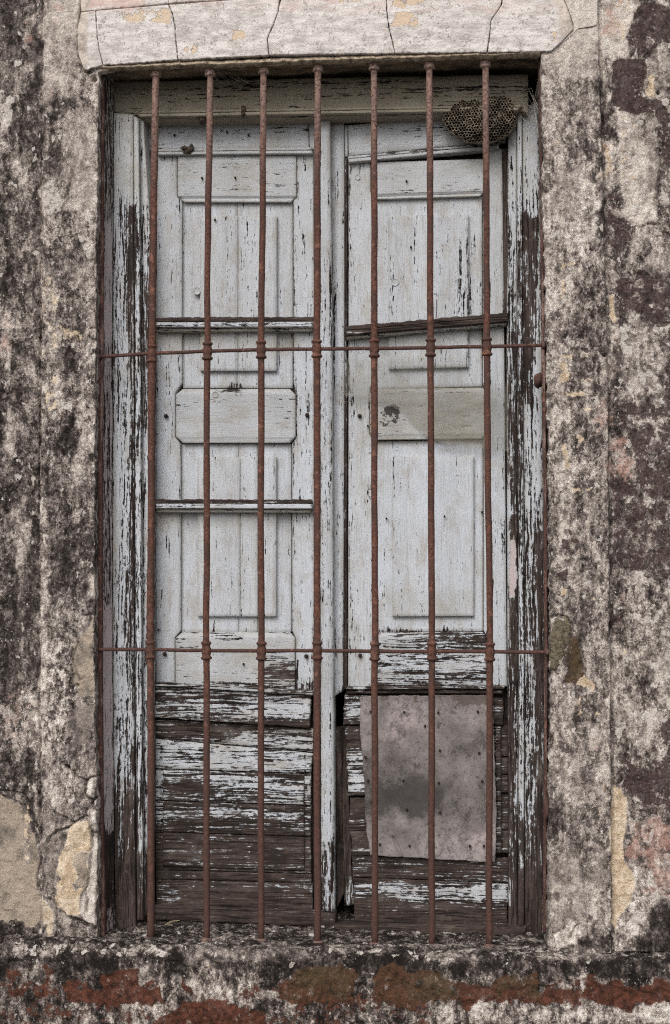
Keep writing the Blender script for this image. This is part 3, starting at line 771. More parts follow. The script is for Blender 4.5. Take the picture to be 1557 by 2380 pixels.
# cracks in the render: (polyline, width px, depth m)
CRACKS = [
    ([cS(*p) for p in [(690, 430), (760, 500), (830, 560), (915, 595), (960, 560), (1012, 550)]], 2.6, .012),
    ([cS(*p) for p in [(915, 595), (905, 660), (915, 740), (960, 775), (1012, 770)]], 2.4, .012),
    ([cS(*p) for p in [(960, 775), (990, 800), (985, 840), (1025, 900)]], 3.2, .014),
    ([cS(*p) for p in [(915, 900), (930, 970), (955, 1040), (970, 1130), (1028, 1150)]], 2.4, .012),
    ([cS(*p) for p in [(930, 970), (870, 985), (800, 1030), (720, 1090), (600, 1130), (530, 1180), (500, 1260)]], 2.4, .010),
    ([cS(*p) for p in [(970, 1150), (975, 1250), (960, 1400), (950, 1550), (940, 1680), (910, 1740), (930, 1850), (910, 1980)]], 1.9, .010),
    ([cS(*p) for p in [(410, 740), (470, 820), (540, 920), (640, 980), (700, 1000)]], 4.2, .010),
    ([cS(*p) for p in [(530, 1850), (600, 1960), (700, 2040), (830, 2060), (900, 2120), (1010, 2150)]], 4.5, .012),
    ([cS(*p) for p in [(0, 715), (120, 712), (230, 750), (300, 850), (335, 1000), (390, 1120), (440, 1180)]], 2.6, .008),
    ([cS(*p) for p in [(440, 1400), (390, 1540), (365, 1640), (400, 1770), (470, 1840), (530, 1860)]], 2.4, .008),
    ([cL7(*p) for p in [(430, 780), (405, 830), (400, 900), (425, 960), (440, 990)]], 2.0, .007),
    ([cR2(*p) for p in [(340, 560), (350, 575), (360, 580)]], 5.0, .010),
    ([cR3(*p) for p in [(50, 650), (100, 632), (150, 645), (172, 690), (175, 740)]], 3.0, .010),
    ([cR3(*p) for p in [(290, 150), (285, 350)]], 1.6, .006), ([cR3(*p) for p in [(335, 90), (318, 150)]], 1.6, .006),
    ([cR4(*p) for p in [(185, 880), (160, 920), (150, 950)]], 3.0, .008),
    ([cR1(*p) for p in [(600, 1215), (655, 1218)]], 3.2, .010),
    ([cL5(*p) for p in [(445, 60), (425, 150), (428, 300), (450, 390), (500, 395)]], 1.8, .005),
]
HOLES = [(217, 181, 7, .02), (*cR1(652, 497), 4, .012), (*cR2(547, 130), 7, .008), (*cR2(355, 573), 4, .012), (*cR2(290, 370), 4, .008),
         (*cL7(263, 700), 4, .010), (*cL7(425, 1016), 4, .008), (*cS(720, 445), 4, .014), (*cR1(195, 40), 3, .008), (215, 1065, 8, .02), (*cR2(35, 520), 6, .014)]
STEP_L = ([-1000, 0, 600, 1200, 1700, 1850, 1935, 4000], [100, 101, 97, 92, 94, 95, 96, 96])
STEP_R = ([-1000, 0, 100, 400, 800, 1500, 2150, 4000], [1391, 1391, 1392, 1400, 1412, 1418, 1422, 1422])
def wall_height(px, py):
    """depth in metres of the wall's face: plus = further in"""
    xl = np.interp(py, *STEP_L); xr = np.interp(py, *STEP_R)
    wob = (fbm(py / 30, px * 0, 5, 3) - .5) * 5
    out = np.where(px < 800, 1 - sstep(px + wob, xl - 3.0, xl + 2.0), sstep(px + wob, xr - 2.0, xr + 3.0))
    h = .013 * out
    # dark joint at the foot of the step
    h += .006 * np.exp(-((px + wob - np.where(px < 800, xl - 5, xr + 5)) / 3.2) ** 2)
    h += (fbm(px / 60, py / 60, 21, 4) - .5) * .007 + (fbm(px / 12, py / 14, 31, 3) - .5) * .0032
    # coats of paint and plaster lifting in patches
    f = fbm(px / 34, py / 46, 41, 4)
    h += .0016 * sstep(f, .50, .53) + .0014 * sstep(fbm(px / 22 + 50, py / 30, 57, 4), .56, .585)
    h += .008 * poly(px, py, [(186, -80), (186, 70), (192, 150), (240, 150), (1270, 112), (1330, 60), (1380, 40), (1380, -80)], 4) if py.min() < 160 else 0
    for pts, w, dp in CRACKS:
        a = np.array(pts)
        sel = (px > a[:, 0].min() - 15) & (px < a[:, 0].max() + 15) & (py > a[:, 1].min() - 15) & (py < a[:, 1].max() + 15)
        if not sel.any(): continue
        jx = (fbm(px[sel] / 7, py[sel] / 7, 61, 2) - .5) * 5
        d = segdist(px[sel] + jx, py[sel] + jx * .6, pts)
        h[sel] += dp * np.exp(-(d / w) ** 2)
    for cx, cy, r, dp in HOLES:
        h += dp * np.exp(-(((px - cx) ** 2 + (py - cy) ** 2) / r ** 2) ** 2)
    # where the plaster has dropped off
    tan = [cS(*p) for p in [(-900, 760), (0, 740), (120, 800), (230, 850), (300, 1000), (380, 1180), (430, 1450), (370, 1640), (410, 1790), (450, 2000), (380, 2290), (-900, 2290)]]
    sel = (px < 120) & (py > 1820) & (py < 2230)
    if sel.any(): h[sel] += .006 * poly(px[sel], py[sel], tan, 3)
    crm = [cS(*p) for p in [(800, 1040), (930, 985), (965, 1100), (970, 1300), (955, 1560), (1020, 1700), (1015, 2120), (830, 2050), (720, 2020), (640, 1930), (580, 1830), (600, 1720), (640, 1650), (605, 1540), (640, 1420), (690, 1250), (720, 1150), (750, 1080)]]
    sel = (px > 110) & (px < 235) & (py > 1890) & (py < 2170)
    if sel.any(): h[sel] -= .007 * poly(px[sel], py[sel], crm, 2.5)
    return h

# ================================================================== the house front
SILL_BACK = 0.17
base = W(750, 2190, 0.0)
facade = thing('house_facade', 'old rendered house front, mould-streaked plaster around the barred window', 'building', (0, 0.0, 0.0))

def dense(lo, hi, d0, d1, step, coarse):
    """samples from lo to hi: fine between d0 and d1, coarse outside"""
    a = []
    if lo < d0: a += list(np.linspace(lo, d0, max(2, int((d0 - lo) / coarse) + 1))[:-1])
    a += list(np.linspace(d0, d1, int((d1 - d0) / step) + 1))
    if hi > d1: a += list(np.linspace(d1, hi, max(2, int((hi - d1) / coarse) + 1))[1:])
    return np.array(a)
EDGE_L = ([-2000, 150, 160, 400, 800, 1065, 1200, 1500, 1800, 1990, 2240, 4000], [226, 226, 229, 226, 222, 220, 220, 219, 222, 227, 224, 224])
EDGE_R = ([-2000, 120, 150, 400, 800, 1000, 1200, 1500, 1800, 2150, 2240, 4000], [1258, 1258, 1257, 1262, 1269, 1274, 1276, 1279, 1276, 1271, 1272, 1272])
def wall_panel(name, x_of_row, side, rows):
    """plaster left or right of the opening, laid out in picture columns; side -1 left, +1 right"""
    ny = len(rows)
    if side < 0:
        cols = dense(-2600, 1, -30, 1, 2.3, 60.0)
        edge = x_of_row
        X = np.empty((ny, 0))
        u = dense(-2600, 200, -24, 200, 2.2, 70.0)
        e = np.linspace(0, 1, 14)[1:]
        X = np.concatenate([np.repeat(u[None], ny, 0), 200 + (edge[:, None] - 200) * e[None]], 1)
    else:
        u = dense(1300, 4200, 1300, 1581, 2.2, 70.0)
        e = np.linspace(0, 1, 20)[:-1]
        X = np.concatenate([edge_pad(x_of_row, e), np.repeat(u[None], ny, 0)], 1)
    Y = np.repeat(rows[:, None], X.shape[1], 1)
    P = W(X, Y, 0.0)
    P[..., 1] += wall_height(X.ravel(), Y.ravel()).reshape(X.shape)
    return grid_solid(name, P, (0, .22, 0), M_WALL, facade, .0025, wall_field)
def edge_pad(edge, e): return edge[:, None] + (1300 - edge[:, None]) * e[None]

rows = dense(-1600, 2216, -30, 2216, 2.2, 80.0)
rag = lambda r, s, a: (fbm(r / 16, r * 0, s, 4) - .5) * 2 * a
wall_panel('plaster_wall', np.interp(rows, *EDGE_L) + rag(rows, 71, 3.5), -1, rows)
wall_panel('plaster_wall', np.interp(rows, *EDGE_R) + rag(rows, 77, 6.0) , 1, rows)
# wall above the opening, behind the lintel coat
top_rows = dense(-1600, 118, -30, 118, 12, 80)
sheet('plaster_wall', [(228, -1600), (228, 140)], [(1259, -1600), (1259, 112)], .030, .19, M_WALL, facade, nx=60, ny=60, field=wall_field, warp=.001)

# lintel: pieces of whitewashed coat between the cracks
def lintel_field(px, py):
    x = px + (fbm(px / 20, py / 20, 3, 3) - .5) * 18; y = py + (fbm(px / 20, py / 20, 8, 3) - .5) * 14
    cream = .12 + .0 * x
    for (a, b, c, d, v) in [(270, 20, 400, 58, .6), (530, 65, 570, 100, .6), (425, 100, 465, 130, .56), (910, 25, 975, 62, .72), (780, -20, 860, 15, .55), (905, -10, 1010, 25, .58), (1270, 70, 1300, 115, .5), (1320, -20, 1400, 60, .5)]:
        cream = np.maximum(cream, v * rect(x, y, a, b, c, d, 7))
    pink = .1 + .42 * (1 - sstep(y, 10, 60)) + .35 * rect(x, y, 180, -60, 330, 30, 20) + .25 * rect(x, y, 1300, -60, 1400, 130, 20) + .3 * rect(x, y, 1240, 30, 1310, 60, 10)
    bottom = 156 - (px - 230) * 34 / 1025
    grime = .18 + .5 * sstep(py, bottom - 5, bottom + 3)
    fade = np.maximum(1 - sstep(px, 188, 222), sstep(px, 1262, 1330)) * .9 + .35 * (1 - sstep(py, -5, 25))
    return dict(cream=cream, pink=pink, grime=grime, fade=fade)
CR = {1: [(222, 25), (225, 75), (230, 115), (239, 151)], 2: [(390, -70), (390, 5), (400, 30), (406, 60), (409, 100), (413, 138)],
      3: [(655, -70), (652, 0), (645, 30), (632, 65), (621, 90), (625, 127)], 4: [(898, -70), (898, 20), (904, 65), (912, 95), (918, 123)],
      5: [(1172, -70), (1166, 10), (1141, 47), (1139, 75), (1132, 121)], 6: [(1305, -70), (1311, 0), (1326, 35), (1334, 67), (1308, 95), (1281, 119)]}
G = 1.15
def sh(pts, d): return [(x + d, y) for x, y in pts]
def lint(L, R, y=-.0055, nx=60, ny=50, jag=(1.3, 1.3, 0, 1.8), mat=M_WHITE, fld=lintel_field):
    sheet('lintel_coat', L, R, y, .040, mat, facade, nx=nx, ny=ny, jag=jag, jsc=6, field=fld, warp=.0012, bev=.0007)
lint([(188, 29), (180, 75), (182, 125), (196, 163)], sh(CR[1], -G), nx=30)
lint(sh(CR[1], G), sh([(392, 11), (400, 30), (406, 60), (409, 100), (413, 138)], -G), y=-0.0057)
lint(sh([(392, 11), (400, 30), (406, 60), (409, 100), (413, 138)], G), sh([(651, -8), (645, 30), (632, 65), (621, 90), (625, 128)], -G * 1.2), y=-0.0053)
lint([(188, -90), (188, 26)], [(391, -90), (391, 8)], y=-0.0043, ny=24)
lint([(393, -90), (393, 8)], [(654, -90), (652, -11)], y=-0.0045, ny=24)
lint(sh(CR[3], G * 1.2), sh(CR[4], -G), y=-0.0056)
lint(sh(CR[4], G), sh(CR[5], -G), y=-0.0053)
lint(sh(CR[5], G), sh(CR[6], -G), y=-0.0059)
lint(sh(CR[6], G), [(1389, -70), (1389, 0), (1389, 30), (1388, 58), (1345, 66), (1284, 121)], y=-0.0008, nx=34, mat=M_WALL, fld=lambda px, py: {k: np.full(px.shape, v) for k, v in dict(KEYS, lum=.74, con=.32, pink=.25, cream=.2).items()})
# thin paint lip along the lintel's lower edge
n = 90
xs = np.linspace(232, 1256, n); ys = 156 - (xs - 230) * 34 / 1025 + (fbm(xs / 14, xs * 0, 5, 3) - .5) * 5
P = np.stack([W(xs, ys + 1, -.004), W(xs, ys + 9, .0)], 0)
P[0, :, 1] = -.005; P[1, :, 1] = .012
P[1, :, 2] = P[0, :, 2] - .004
grid_solid('drip_edge', P, (0, .01, .010), mat_plain('crusted_drip_edge', (.07, .05, .035), (.42, .34, .25), 90, 5, dist=.003), facade, 0.001)

# soffit of the opening: render and a board
xs = np.linspace(226, 1262, 60)
Pf = W(xs, 150 - (xs - 230) * 34 / 1025, .004); Pb = Pf.copy(); Pb[:, 1] = .20
tt = np.linspace(0, 1, 14)
P = Pf[None] * (1 - tt[:, None, None]) + Pb[None] * tt[:, None, None]
P[..., 2] += .004 + (fbm(P[..., 0] * 30, P[..., 1] * 60, 91, 3) - .5) * .012 - .012 * sstep(tt, .55, .6)[:, None] * (fbm(P[..., 0] * 9, P[..., 1] * 9, 13, 2) > .5)
grid_solid('soffit', P[::-1], (0, 0, .03), M_SOFF, facade, 0.0)

# plinth with the sill ledge: a profile run along the wall
prof_back_z = float(W(750, 2148, SILL_BACK)[2]); front_z = float(W(750, 2214, -.045)[2])
pr = [(SILL_BACK + .05, prof_back_z + .012), (.10, lerp(prof_back_z, front_z, .32)), (.02, lerp(prof_back_z, front_z, .72)), (-.030, front_z + .002), (-.043, front_z - .006), (-.050, front_z - .022), (-.051, front_z - .05), (-.050, front_z - .5), (-.052, 0.0)]
pr = np.array(pr)
dd = np.concatenate([[0], np.cumsum(np.hypot(*np.diff(pr, axis=0).T))])
s_ = np.concatenate([np.arange(0, dd[5], .0025), np.arange(dd[5], dd[6] + .20, .0025), np.linspace(dd[6] + .205, dd[-1], 12)])
yy = np.interp(s_, dd, pr[:, 0]); zz = np.interp(s_, dd, pr[:, 1])
xw = dense(-4.2, 4.2, -.86, .86, .0027, .09)
Xg, _ = np.meshgrid(xw, s_); Yg = np.repeat(yy[:, None], len(xw), 1); Zg = np.repeat(zz[:, None], len(xw), 1)
nrm = np.stack([np.gradient(zz, s_), -np.gradient(yy, s_)], -1)      # (y, z) normal
nrm = np.stack([nrm[:, 0], nrm[:, 1]], -1)
hn = (fbm(Xg * 22, s_[:, None] * 22, 101, 4) - .5) * .010 + (fbm(Xg * 90, s_[:, None] * 90, 111, 3) - .5) * .005
hn += .0028 * sstep(fbm(Xg * 34, s_[:, None] * 40, 121, 4), .5, .53)
tan_ = np.stack([np.gradient(yy), np.gradient(zz)], -1); tan_ /= np.linalg.norm(tan_, axis=1, keepdims=True)
ny_, nz_ = tan_[:, 1], -tan_[:, 0]           # outward
Yg = Yg + ny_[:, None] * hn; Zg = Zg + nz_[:, None] * hn
Zg = Zg - Xg * .006
P = np.stack([Xg, Yg, Zg], -1)
grid_solid('plinth', P, (0, .12, -.0001), M_WALL, facade, 0.0, plinth_field)

# stones showing where the render has gone
def stone(pts, y, th, mat, field=None, name='stone', dome=.012, n=26):
    a = np.array(pts, float); c = a.mean(0)
    m = 40
    loop = along(np.concatenate([a, a[:1]]), np.linspace(0, 1, m + 1)[:-1])
    rr = np.linspace(0, 1, 9)
    V = []; F = []
    for k, r in enumerate(rr):
        q = c + (loop - c) * (0.02 + .98 * r)
        dpt = y - dome * math.sqrt(max(0, 1 - (r * .97) ** 2)) + (fbm(q[:, 0] / 7, q[:, 1] / 7, 7, 3) - .5) * .008
        Pw = W(q[:, 0], q[:, 1], y); Pw[:, 1] = dpt; V.append(Pw)
    q = c + (loop - c) * 1.0; Pw = W(q[:, 0], q[:, 1], y); Pw[:, 1] = y + th; V.append(Pw)
    V = np.concatenate(V)
    for k in range(len(rr)):
        for j in range(m):
            F.append((k * m + j, (k + 1) * m + j, (k + 1) * m + (j + 1) % m, k * m + (j + 1) % m))
    F.append(tuple(range(m)))
    at = None
    if field is not None:
        px, py = PX(V); at = field(px, py)
    o = mesh_obj(name, V, F, mat, facade, at, True)
    o.data.flip_normals() if o.data.polygons[0].normal.y > 0 else None
    return o
stone([(1281, 1446), (1300, 1432), (1318, 1432), (1326, 1452), (1326, 1490), (1318, 1510), (1308, 1535), (1292, 1560), (1278, 1555), (1277, 1500)], .004, .03, M_STONE, dome=.007)
lowf = lambda px, py: {k: np.full(px.shape, v) for k, v in dict(KEYS, lum=.58, con=.9, cream=.3).items()}
stone([cS(*p) for p in [(920, 640), (935, 600), (975, 588), (1008, 600), (1012, 760), (985, 775), (940, 765), (915, 730)]], .004, .03, M_WALL, lowf, 'plaster_fragment', .010)
stone([cS(*p) for p in [(845, 830), (880, 780), (940, 770), (968, 800), (955, 860), (900, 890), (850, 880)]], .004, .03, M_WALL, lowf, 'plaster_fragment', .009)
stone([cS(*p) for p in [(925, 905), (980, 880), (1025, 920), (1030, 1120), (1000, 1130), (960, 1080), (935, 1000)]], .003, .03, M_WALL, lowf, 'plaster_fragment', .009)
stone([cS(*p) for p in [(1000, 800), (1030, 785), (1032, 900), (1005, 860)]], .002, .03, M_WALL, lowf, 'plaster_fragment', .006)

# ================================================================== timber: worn, dirty and darkened places (picture pixels)
WEARS = [
    (bx(I_, 356, 280, 1180, 720, 60), dict(dirt_shade=.16)), (bx(I_, 358, 768, 730, 812, 10), dict(dirt_shade=.5)), (bx(I_, 358, 1190, 730, 1222, 9), dict(dirt_shade=.42)), (bx(I_, 806, 776, 1180, 800, 9), dict(dirt_shade=.5)),  # faint dirt on the upper panels; darker bands just below the ledges
    (bx(I_, 806, 372, 866, 430, 9), dict(dirt_shade=.55)), (bx(I_, 366, 360, 730, 385, 6), dict(dirt_shade=.5)), (bx(I_, 425, 1380, 460, 1440, 9), dict(dirt_shade=.3)), (bx(I_, 905, 1380, 1105, 1436, 9), dict(dirt_shade=.28)),  # darker just below the rail mouldings and low on the panels
    # left jamb
    (bx(I_, 255, 180, 352, 470, 34), dict(wear=.14, dirt_shade=.50)),
    (bx(I_, 293, 480, 315, 1000, 5), dict(wear=.68)), (bx(I_, 326, 640, 352, 1000, 5), dict(wear=.62)), (bx(I_, 326, 1000, 352, 1800, 5), dict(wear=.42)),
    (bx(I_, 296, 1000, 312, 1900, 4), dict(wear=.60)),
    (bx(I_, 255, 860, 300, 1880, 8), dict(wear=.34, check=.6)),
    (bx(I_, 255, 1840, 318, 2200, 14), dict(wear=.97)), (bx(I_, 318, 1960, 352, 2200, 20), dict(wear=.66)), (bx(I_, 318, 2080, 352, 2200, 10), dict(wear=.97)),
    (bx(I_, 270, 1800, 292, 2010, 5), dict(wear=.45)),
    # right jamb
    (bx(I_, 1176, 180, 1264, 470, 34), dict(wear=.10, dirt_shade=.40)),
    (bx(I_, 1214, 500, 1248, 950, 5), dict(wear=.76)), (bx(I_, 1178, 480, 1214, 760, 6), dict(wear=.42)),
    (bx(I_, 1178, 760, 1214, 1250, 6), dict(wear=.60)), (bx(I_, 1214, 950, 1264, 1200, 6), dict(wear=.33)), (bx(I_, 1240, 800, 1262, 1150, 4), dict(wear=.30)),
    (bx(I_, 1200, 1200, 1264, 1900, 8), dict(wear=.46)), (bx(I_, 1246, 1240, 1264, 2200, 3), dict(wear=.86)),
    (bx(I_, 1178, 1900, 1264, 2040, 20), dict(wear=.66)), (bx(I_, 1178, 2030, 1264, 2200, 16), dict(wear=.985)),
    # left leaf
    (bx(I_, 400, 480, 660, 900, 10), dict(check=.75, wear=.10)), (bx(I_, 450, 1060, 650, 1440, 10), dict(check=.55)),
    (bx(I_, 405, 905, 690, 1030, 8), dict(dirt_shade=.30)), (bx(I_, 405, 350, 690, 470, 10), dict(dirt_shade=.34)),
    (bx(I_, 405, 1482, 690, 1540, 10), dict(dirt_shade=.38, wear=.12)), (bx(I_, 600, 1535, 690, 1600, 8), dict(wear=.62)), (bx(I_, 405, 1560, 600, 1600, 8), dict(wear=.3)),
    (bx(I_, 505, 895, 570, 912, 3), dict(wear=.5)), (bx(I_, 490, 1466, 570, 1484, 3), dict(wear=.45)),
    (bx(I_, 355, 1590, 735, 1625, 6), dict(wear=.55, dirt_shade=.2)), (bx(I_, 355, 1640, 560, 1690, 10), dict(wear=.60)), (bx(I_, 560, 1620, 730, 1680, 10), dict(wear=.40)),
    (bx(I_, 355, 1672, 735, 1712, 8), dict(wear=.66, dirt_shade=.45)), (bx(I_, 470, 1712, 705, 1745, 6), dict(wear=.22)), (bx(I_, 355, 1740, 735, 1800, 8), dict(wear=.42)),  # shade of the recessed plank under the nailed board painted in
    (bx(I_, 378, 1800, 500, 1900, 14), dict(wear=.64)), (bx(I_, 490, 1800, 712, 1905, 14), dict(wear=.52)), (bx(I_, 378, 1900, 712, 1960, 16), dict(wear=.66)),
    (bx(I_, 378, 1950, 712, 2020, 14), dict(wear=.80)), (bx(I_, 355, 2015, 735, 2160, 8), dict(wear=.84)), (bx(I_, 640, 2044, 735, 2066, 4), dict(wear=.6)),
    (bx(I_, 362, 2046, 420, 2100, 6), dict(wear=.66)),
    (bx(I_, 726, 1500, 742, 2130, 4), dict(wear=.30)), (bx(I_, 742, 1960, 782, 2130, 10), dict(wear=.52)), (bx(I_, 742, 600, 782, 1200, 10), dict(wear=.24)),
    (bx(I_, 742, 270, 782, 400, 8), dict(wear=.12, dirt_shade=.25)),
    # right leaf
    (bx(I_, 806, 360, 1180, 470, 10), dict(dirt_shade=.34)), (bx(I_, 890, 480, 1095, 760, 10), dict(check=.6)), (bx(I_, 1040, 560, 1180, 760, 12), dict(wear=.24, check=.8)),
    (bx(I_, 860, 905, 1135, 1030, 8), dict(dirt_shade=.62)), (bx(I_, 806, 1156, 1180, 1205, 7), dict(wear=-.1, dirt_shade=-.2, check=0)),
    (bx(I_, 866, 1468, 1135, 1600, 6), dict(wear=.44, dirt_shade=.1)), (bx(I_, 930, 1470, 1140, 1490, 4), dict(wear=.6)), (bx(I_, 806, 1540, 870, 1600, 8), dict(wear=.35)),
    (bx(I_, 806, 900, 866, 1600, 6), dict(wear=.17, check=.7)), (bx(I_, 1135, 1200, 1180, 1600, 6), dict(wear=.12, check=.5)),
    (bx(I_, 880, 935, 935, 985, 4), dict(stain=.55)), (bx(I_, 895, 935, 925, 970, 4), dict(stain=.72)), (bx(I_, 1020, 1022, 1080, 1042, 5), dict(stain=.45)),
    (bx(I_, 798, 1600, 1190, 1995, 6), dict(wear=.50)), (bx(I_, 798, 1600, 1190, 1622, 4), dict(wear=.75)), (bx(I_, 1150, 1620, 1190, 1995, 6), dict(wear=.72, stain=.2)),
    (bx(I_, 806, 1690, 860, 1745, 5), dict(wear=.68, stain=.32)), (bx(I_, 806, 1790, 860, 1850, 5), dict(wear=.36)), (bx(I_, 806, 1850, 870, 1990, 5), dict(wear=.74)),
    (bx(I_, 812, 1990, 1190, 2045, 6), dict(wear=.72)), (bx(I_, 812, 2046, 1190, 2092, 6), dict(wear=.50)), (bx(I_, 1100, 2052, 1190, 2096, 5), dict(wear=.25)), (bx(I_, 812, 2096, 1190, 2170, 6), dict(wear=.80)),
]
def wood(w0=.16, d0=.05, check=.2, pinky=0.0, local=True, extra=None):
    def f(px, py):
        A = dict(wear=np.full(px.shape, float(w0)), dirt_shade=np.full(px.shape, float(d0)), check=np.full(px.shape, float(check)),
                 pinky=np.full(px.shape, float(pinky)), stain=np.zeros(px.shape))
        x = px + (fbm(px / 22, py / 22, 3, 4) - .5) * 18; y = py + (fbm(px / 40, py / 22, 9, 4) - .5) * 44
        for (kind, g, s), d in (WEARS if local else []) + (extra or []):
            x0, y0, x1, y1 = g
            if px.max() < x0 - 20 or px.min() > x1 + 20 or py.max() < y0 - 20 or py.min() > y1 + 20: continue
            m = rect(x, y, x0, y0, x1, y1, s * (1.0 if x1 - x0 < 40 else 1.9))
            for k, v in d.items(): A[k] = A[k] + (v - A[k]) * m
        return A
    return f
def wd(name, L, R, y, th, mat, parent, field=None, **k):
    w = max(abs(R[0][0] - L[0][0]), abs(R[-1][0] - L[-1][0])); h = max(L[-1][1] - L[0][1], R[-1][1] - R[0][1])
    k.setdefault('nx', int(min(90, max(4, w / 8)))); k.setdefault('ny', int(min(200, max(4, h / 8))))
    return sheet(name, L, R, y, th, mat, parent, field=field or wood(), **k)

# ---------------------------------------------------------------- window frame
frame = thing('window_frame', 'peeling grey wooden frame set deep in the plaster opening', 'window frame', W(750, 2160, .16))
wd('head_board', [(256, 190), (262, 268)], [(1228, 172), (1228, 262)], .108, .07, M_HEAD, frame, wood(.20, .85), warp=.001)  # tone holds both the board's dirt and the shade it stands in
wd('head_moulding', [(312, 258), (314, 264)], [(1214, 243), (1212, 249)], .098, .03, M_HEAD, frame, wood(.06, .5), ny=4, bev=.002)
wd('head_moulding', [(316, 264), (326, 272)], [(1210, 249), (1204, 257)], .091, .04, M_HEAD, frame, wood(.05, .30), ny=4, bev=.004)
wd('head_moulding', [(322, 272), (328, 279)], [(1206, 257), (1200, 263)], .104, .05, M_HEAD, frame, wood(.10, .75), ny=4)  # darkest strip: the moulding's shadow painted below its pale strip
# jambs: board, groove and moulded edge on each side
wd('jamb', [(264, 262), (262, 800), (262, 1500), (268, 2165)], [(309, 266), (311, 800), (311, 1500), (315, 2165)], .094, .06, M_WV, frame, wood(.42, .05, .4))
wd('jamb_moulding', [(310, 268), (313, 800), (314, 1500), (318, 2140)], [(322, 274), (328, 800), (329, 1500), (333, 2140)], .088, .05, M_WV, frame, wood(.40, .05, .4), nx=5, bev=.003)
wd('jamb_moulding', [(323, 276), (329, 800), (330, 1500), (334, 2130)], [(333, 280), (352, 560), (353, 1500), (347, 2130)], .104, .06, M_WV, frame, wood(.42, .05, .5), nx=5, bev=.002)
wd('jamb', [(1214, 250), (1216, 800), (1220, 1500), (1219, 2180)], [(1254, 235), (1260, 800), (1266, 1500), (1263, 2180)], .131, .06, M_WV, frame, wood(.42, .05, .4))
wd('jamb_moulding', [(1202, 256), (1202, 800), (1206, 1500), (1204, 2178)], [(1213, 250), (1215, 800), (1219, 1500), (1218, 2180)], .122, .05, M_WV, frame, wood(.36, .05, .4), nx=5, bev=.003)
wd('jamb_moulding', [(1181, 263), (1178, 800), (1180, 1500), (1182, 2170)], [(1201, 258), (1201, 800), (1205, 1500), (1203, 2176)], .138, .04, M_WV, frame, wood(.45, .05, .4), nx=6, bev=.002)
# linings of the reveal, at right angles to the wall
def lining(pxf, pxb, yf, yb, inward, fld, rows_=120, cols=12):
    v = np.linspace(0, 1, rows_); tt_ = np.linspace(0, 1, cols)
    f = along(pxf, v); b = along(pxb, v)
    Pf_ = W(f[:, 0], f[:, 1], yf); Pb_ = W(b[:, 0], b[:, 1], yb)
    Pb_[:, 2] = Pf_[:, 2]; Pb_[:, 0] = Pf_[:, 0] + np.clip(Pb_[:, 0] - Pf_[:, 0], -.03, .03)
    P_ = Pf_[:, None] * (1 - tt_[None, :, None]) + Pb_[:, None] * tt_[None, :, None]
    if inward < 0: P_ = P_[:, ::-1]
    P_[..., 0] += (fbm(P_[..., 2] * 30, P_[..., 1] * 60, 33, 3) - .5) * .003
    grid_solid('reveal_lining', P_, (-.012 * inward, 0, 0), M_WV, frame, .001, fld)
lin_l = [(bx(I_, 236, 150, 268, 520, 8), dict(wear=.5, dirt_shade=.5, pinky=.2)), (bx(I_, 236, 520, 268, 900, 8), dict(wear=.25)), (bx(I_, 236, 800, 268, 1420, 10), dict(wear=.50)),
         (bx(I_, 236, 1420, 268, 1960, 12), dict(wear=.22)), (bx(I_, 236, 1930, 268, 2120, 14), dict(wear=.95)), (bx(I_, 236, 2110, 268, 2200, 8), dict(wear=.5))]
lining([(241, 158), (236, 800), (235, 1500), (243, 2190)], [(264, 200), (262, 800), (262, 1500), (268, 2165)],   .045, .092, 1, wood(.3, .05, .3, .9, False, lin_l))
lining([(1253, 128), (1262, 800), (1268, 1500), (1265, 2200)], [(1250, 180), (1258, 800), (1264, 1500), (1261, 2180)], .045, .134, -1, wood(.6, .2, .3, .1, False))
wd('threshold', [(776, 2150), (776, 2170)], [(1224, 2154), (1224, 2183)], .120, .05, M_WH, frame, wood(.97, .1, .2, 0, False), ny=5, bev=.006, jag=(0, 0, 1.5, 1.5))
wd('threshold', [(330, 2136), (330, 2146)], [(778, 2152), (778, 2166)], .150, .05, M_WH, frame, wood(.97, .1, .2, 0, False), ny=4, bev=.004)

# ---------------------------------------------------------------- fixings
def bolt(parent, x, y, d, r=5.0, sides=6, name='bolt'):
    p = W(x, y, d); q = p + np.array([0, -.009, 0]); m = r * .00088
    lathe(name, p, q, [(-.004, m), (.005, m), (.008, m * .8), (.0095, m * .35)], M_NAIL, parent, sides)
def plug(parent, x, y, d, r=9):
    p = W(x, y, d); q = p + np.array([0, -.01, 0]); m = r * .00088
    o = lathe('knot_plug', p, q, [(-.004, m), (.0008, m), (.0016, m * .9), (.0002, m * .78), (.0006, m * .3)], M_WV, parent, 16, wood(.05, .35, .2, 0, False))

# ---------------------------------------------------------------- left shutter
SL = thing('shutter', 'pale grey panelled shutter leaf with two ledges and split brown boards at its foot', 'shutter', W(545, 2150, .16), 'pair of shutter leaves')
DK = wood(.97, .1, .2, 0, False)
wd('back_panel', [(334, 278), (352, 600), (352, 2140)], [(776, 274), (778, 600), (782, 2140)], .176, .012, M_WV, SL, DK, nx=8, ny=8)
wd('rail', [(333, 283), (333, 349)], [(716, 282), (718, 345)], .153, .02, M_WH, SL, wood(.10, .14, .1), bev=.001)
wd('rail', [(717.5, 282), (719.5, 346)], [(736, 281), (737, 346)], .154, .02, M_WV, SL, wood(.10, .14, .1), bev=.001)
wd('rail_moulding', [(362, 346), (364, 352)], [(724, 342), (725, 349)], .146, .02, M_WH, SL, wood(.15, .6), ny=4, bev=.0015)  # shadow strip of the moulding painted dark, over a lighter one
wd('rail_moulding', [(364, 352), (366, 360)], [(725, 349), (726, 357)], .139, .028, M_WH, SL, wood(.08, .22), ny=4, bev=.003)
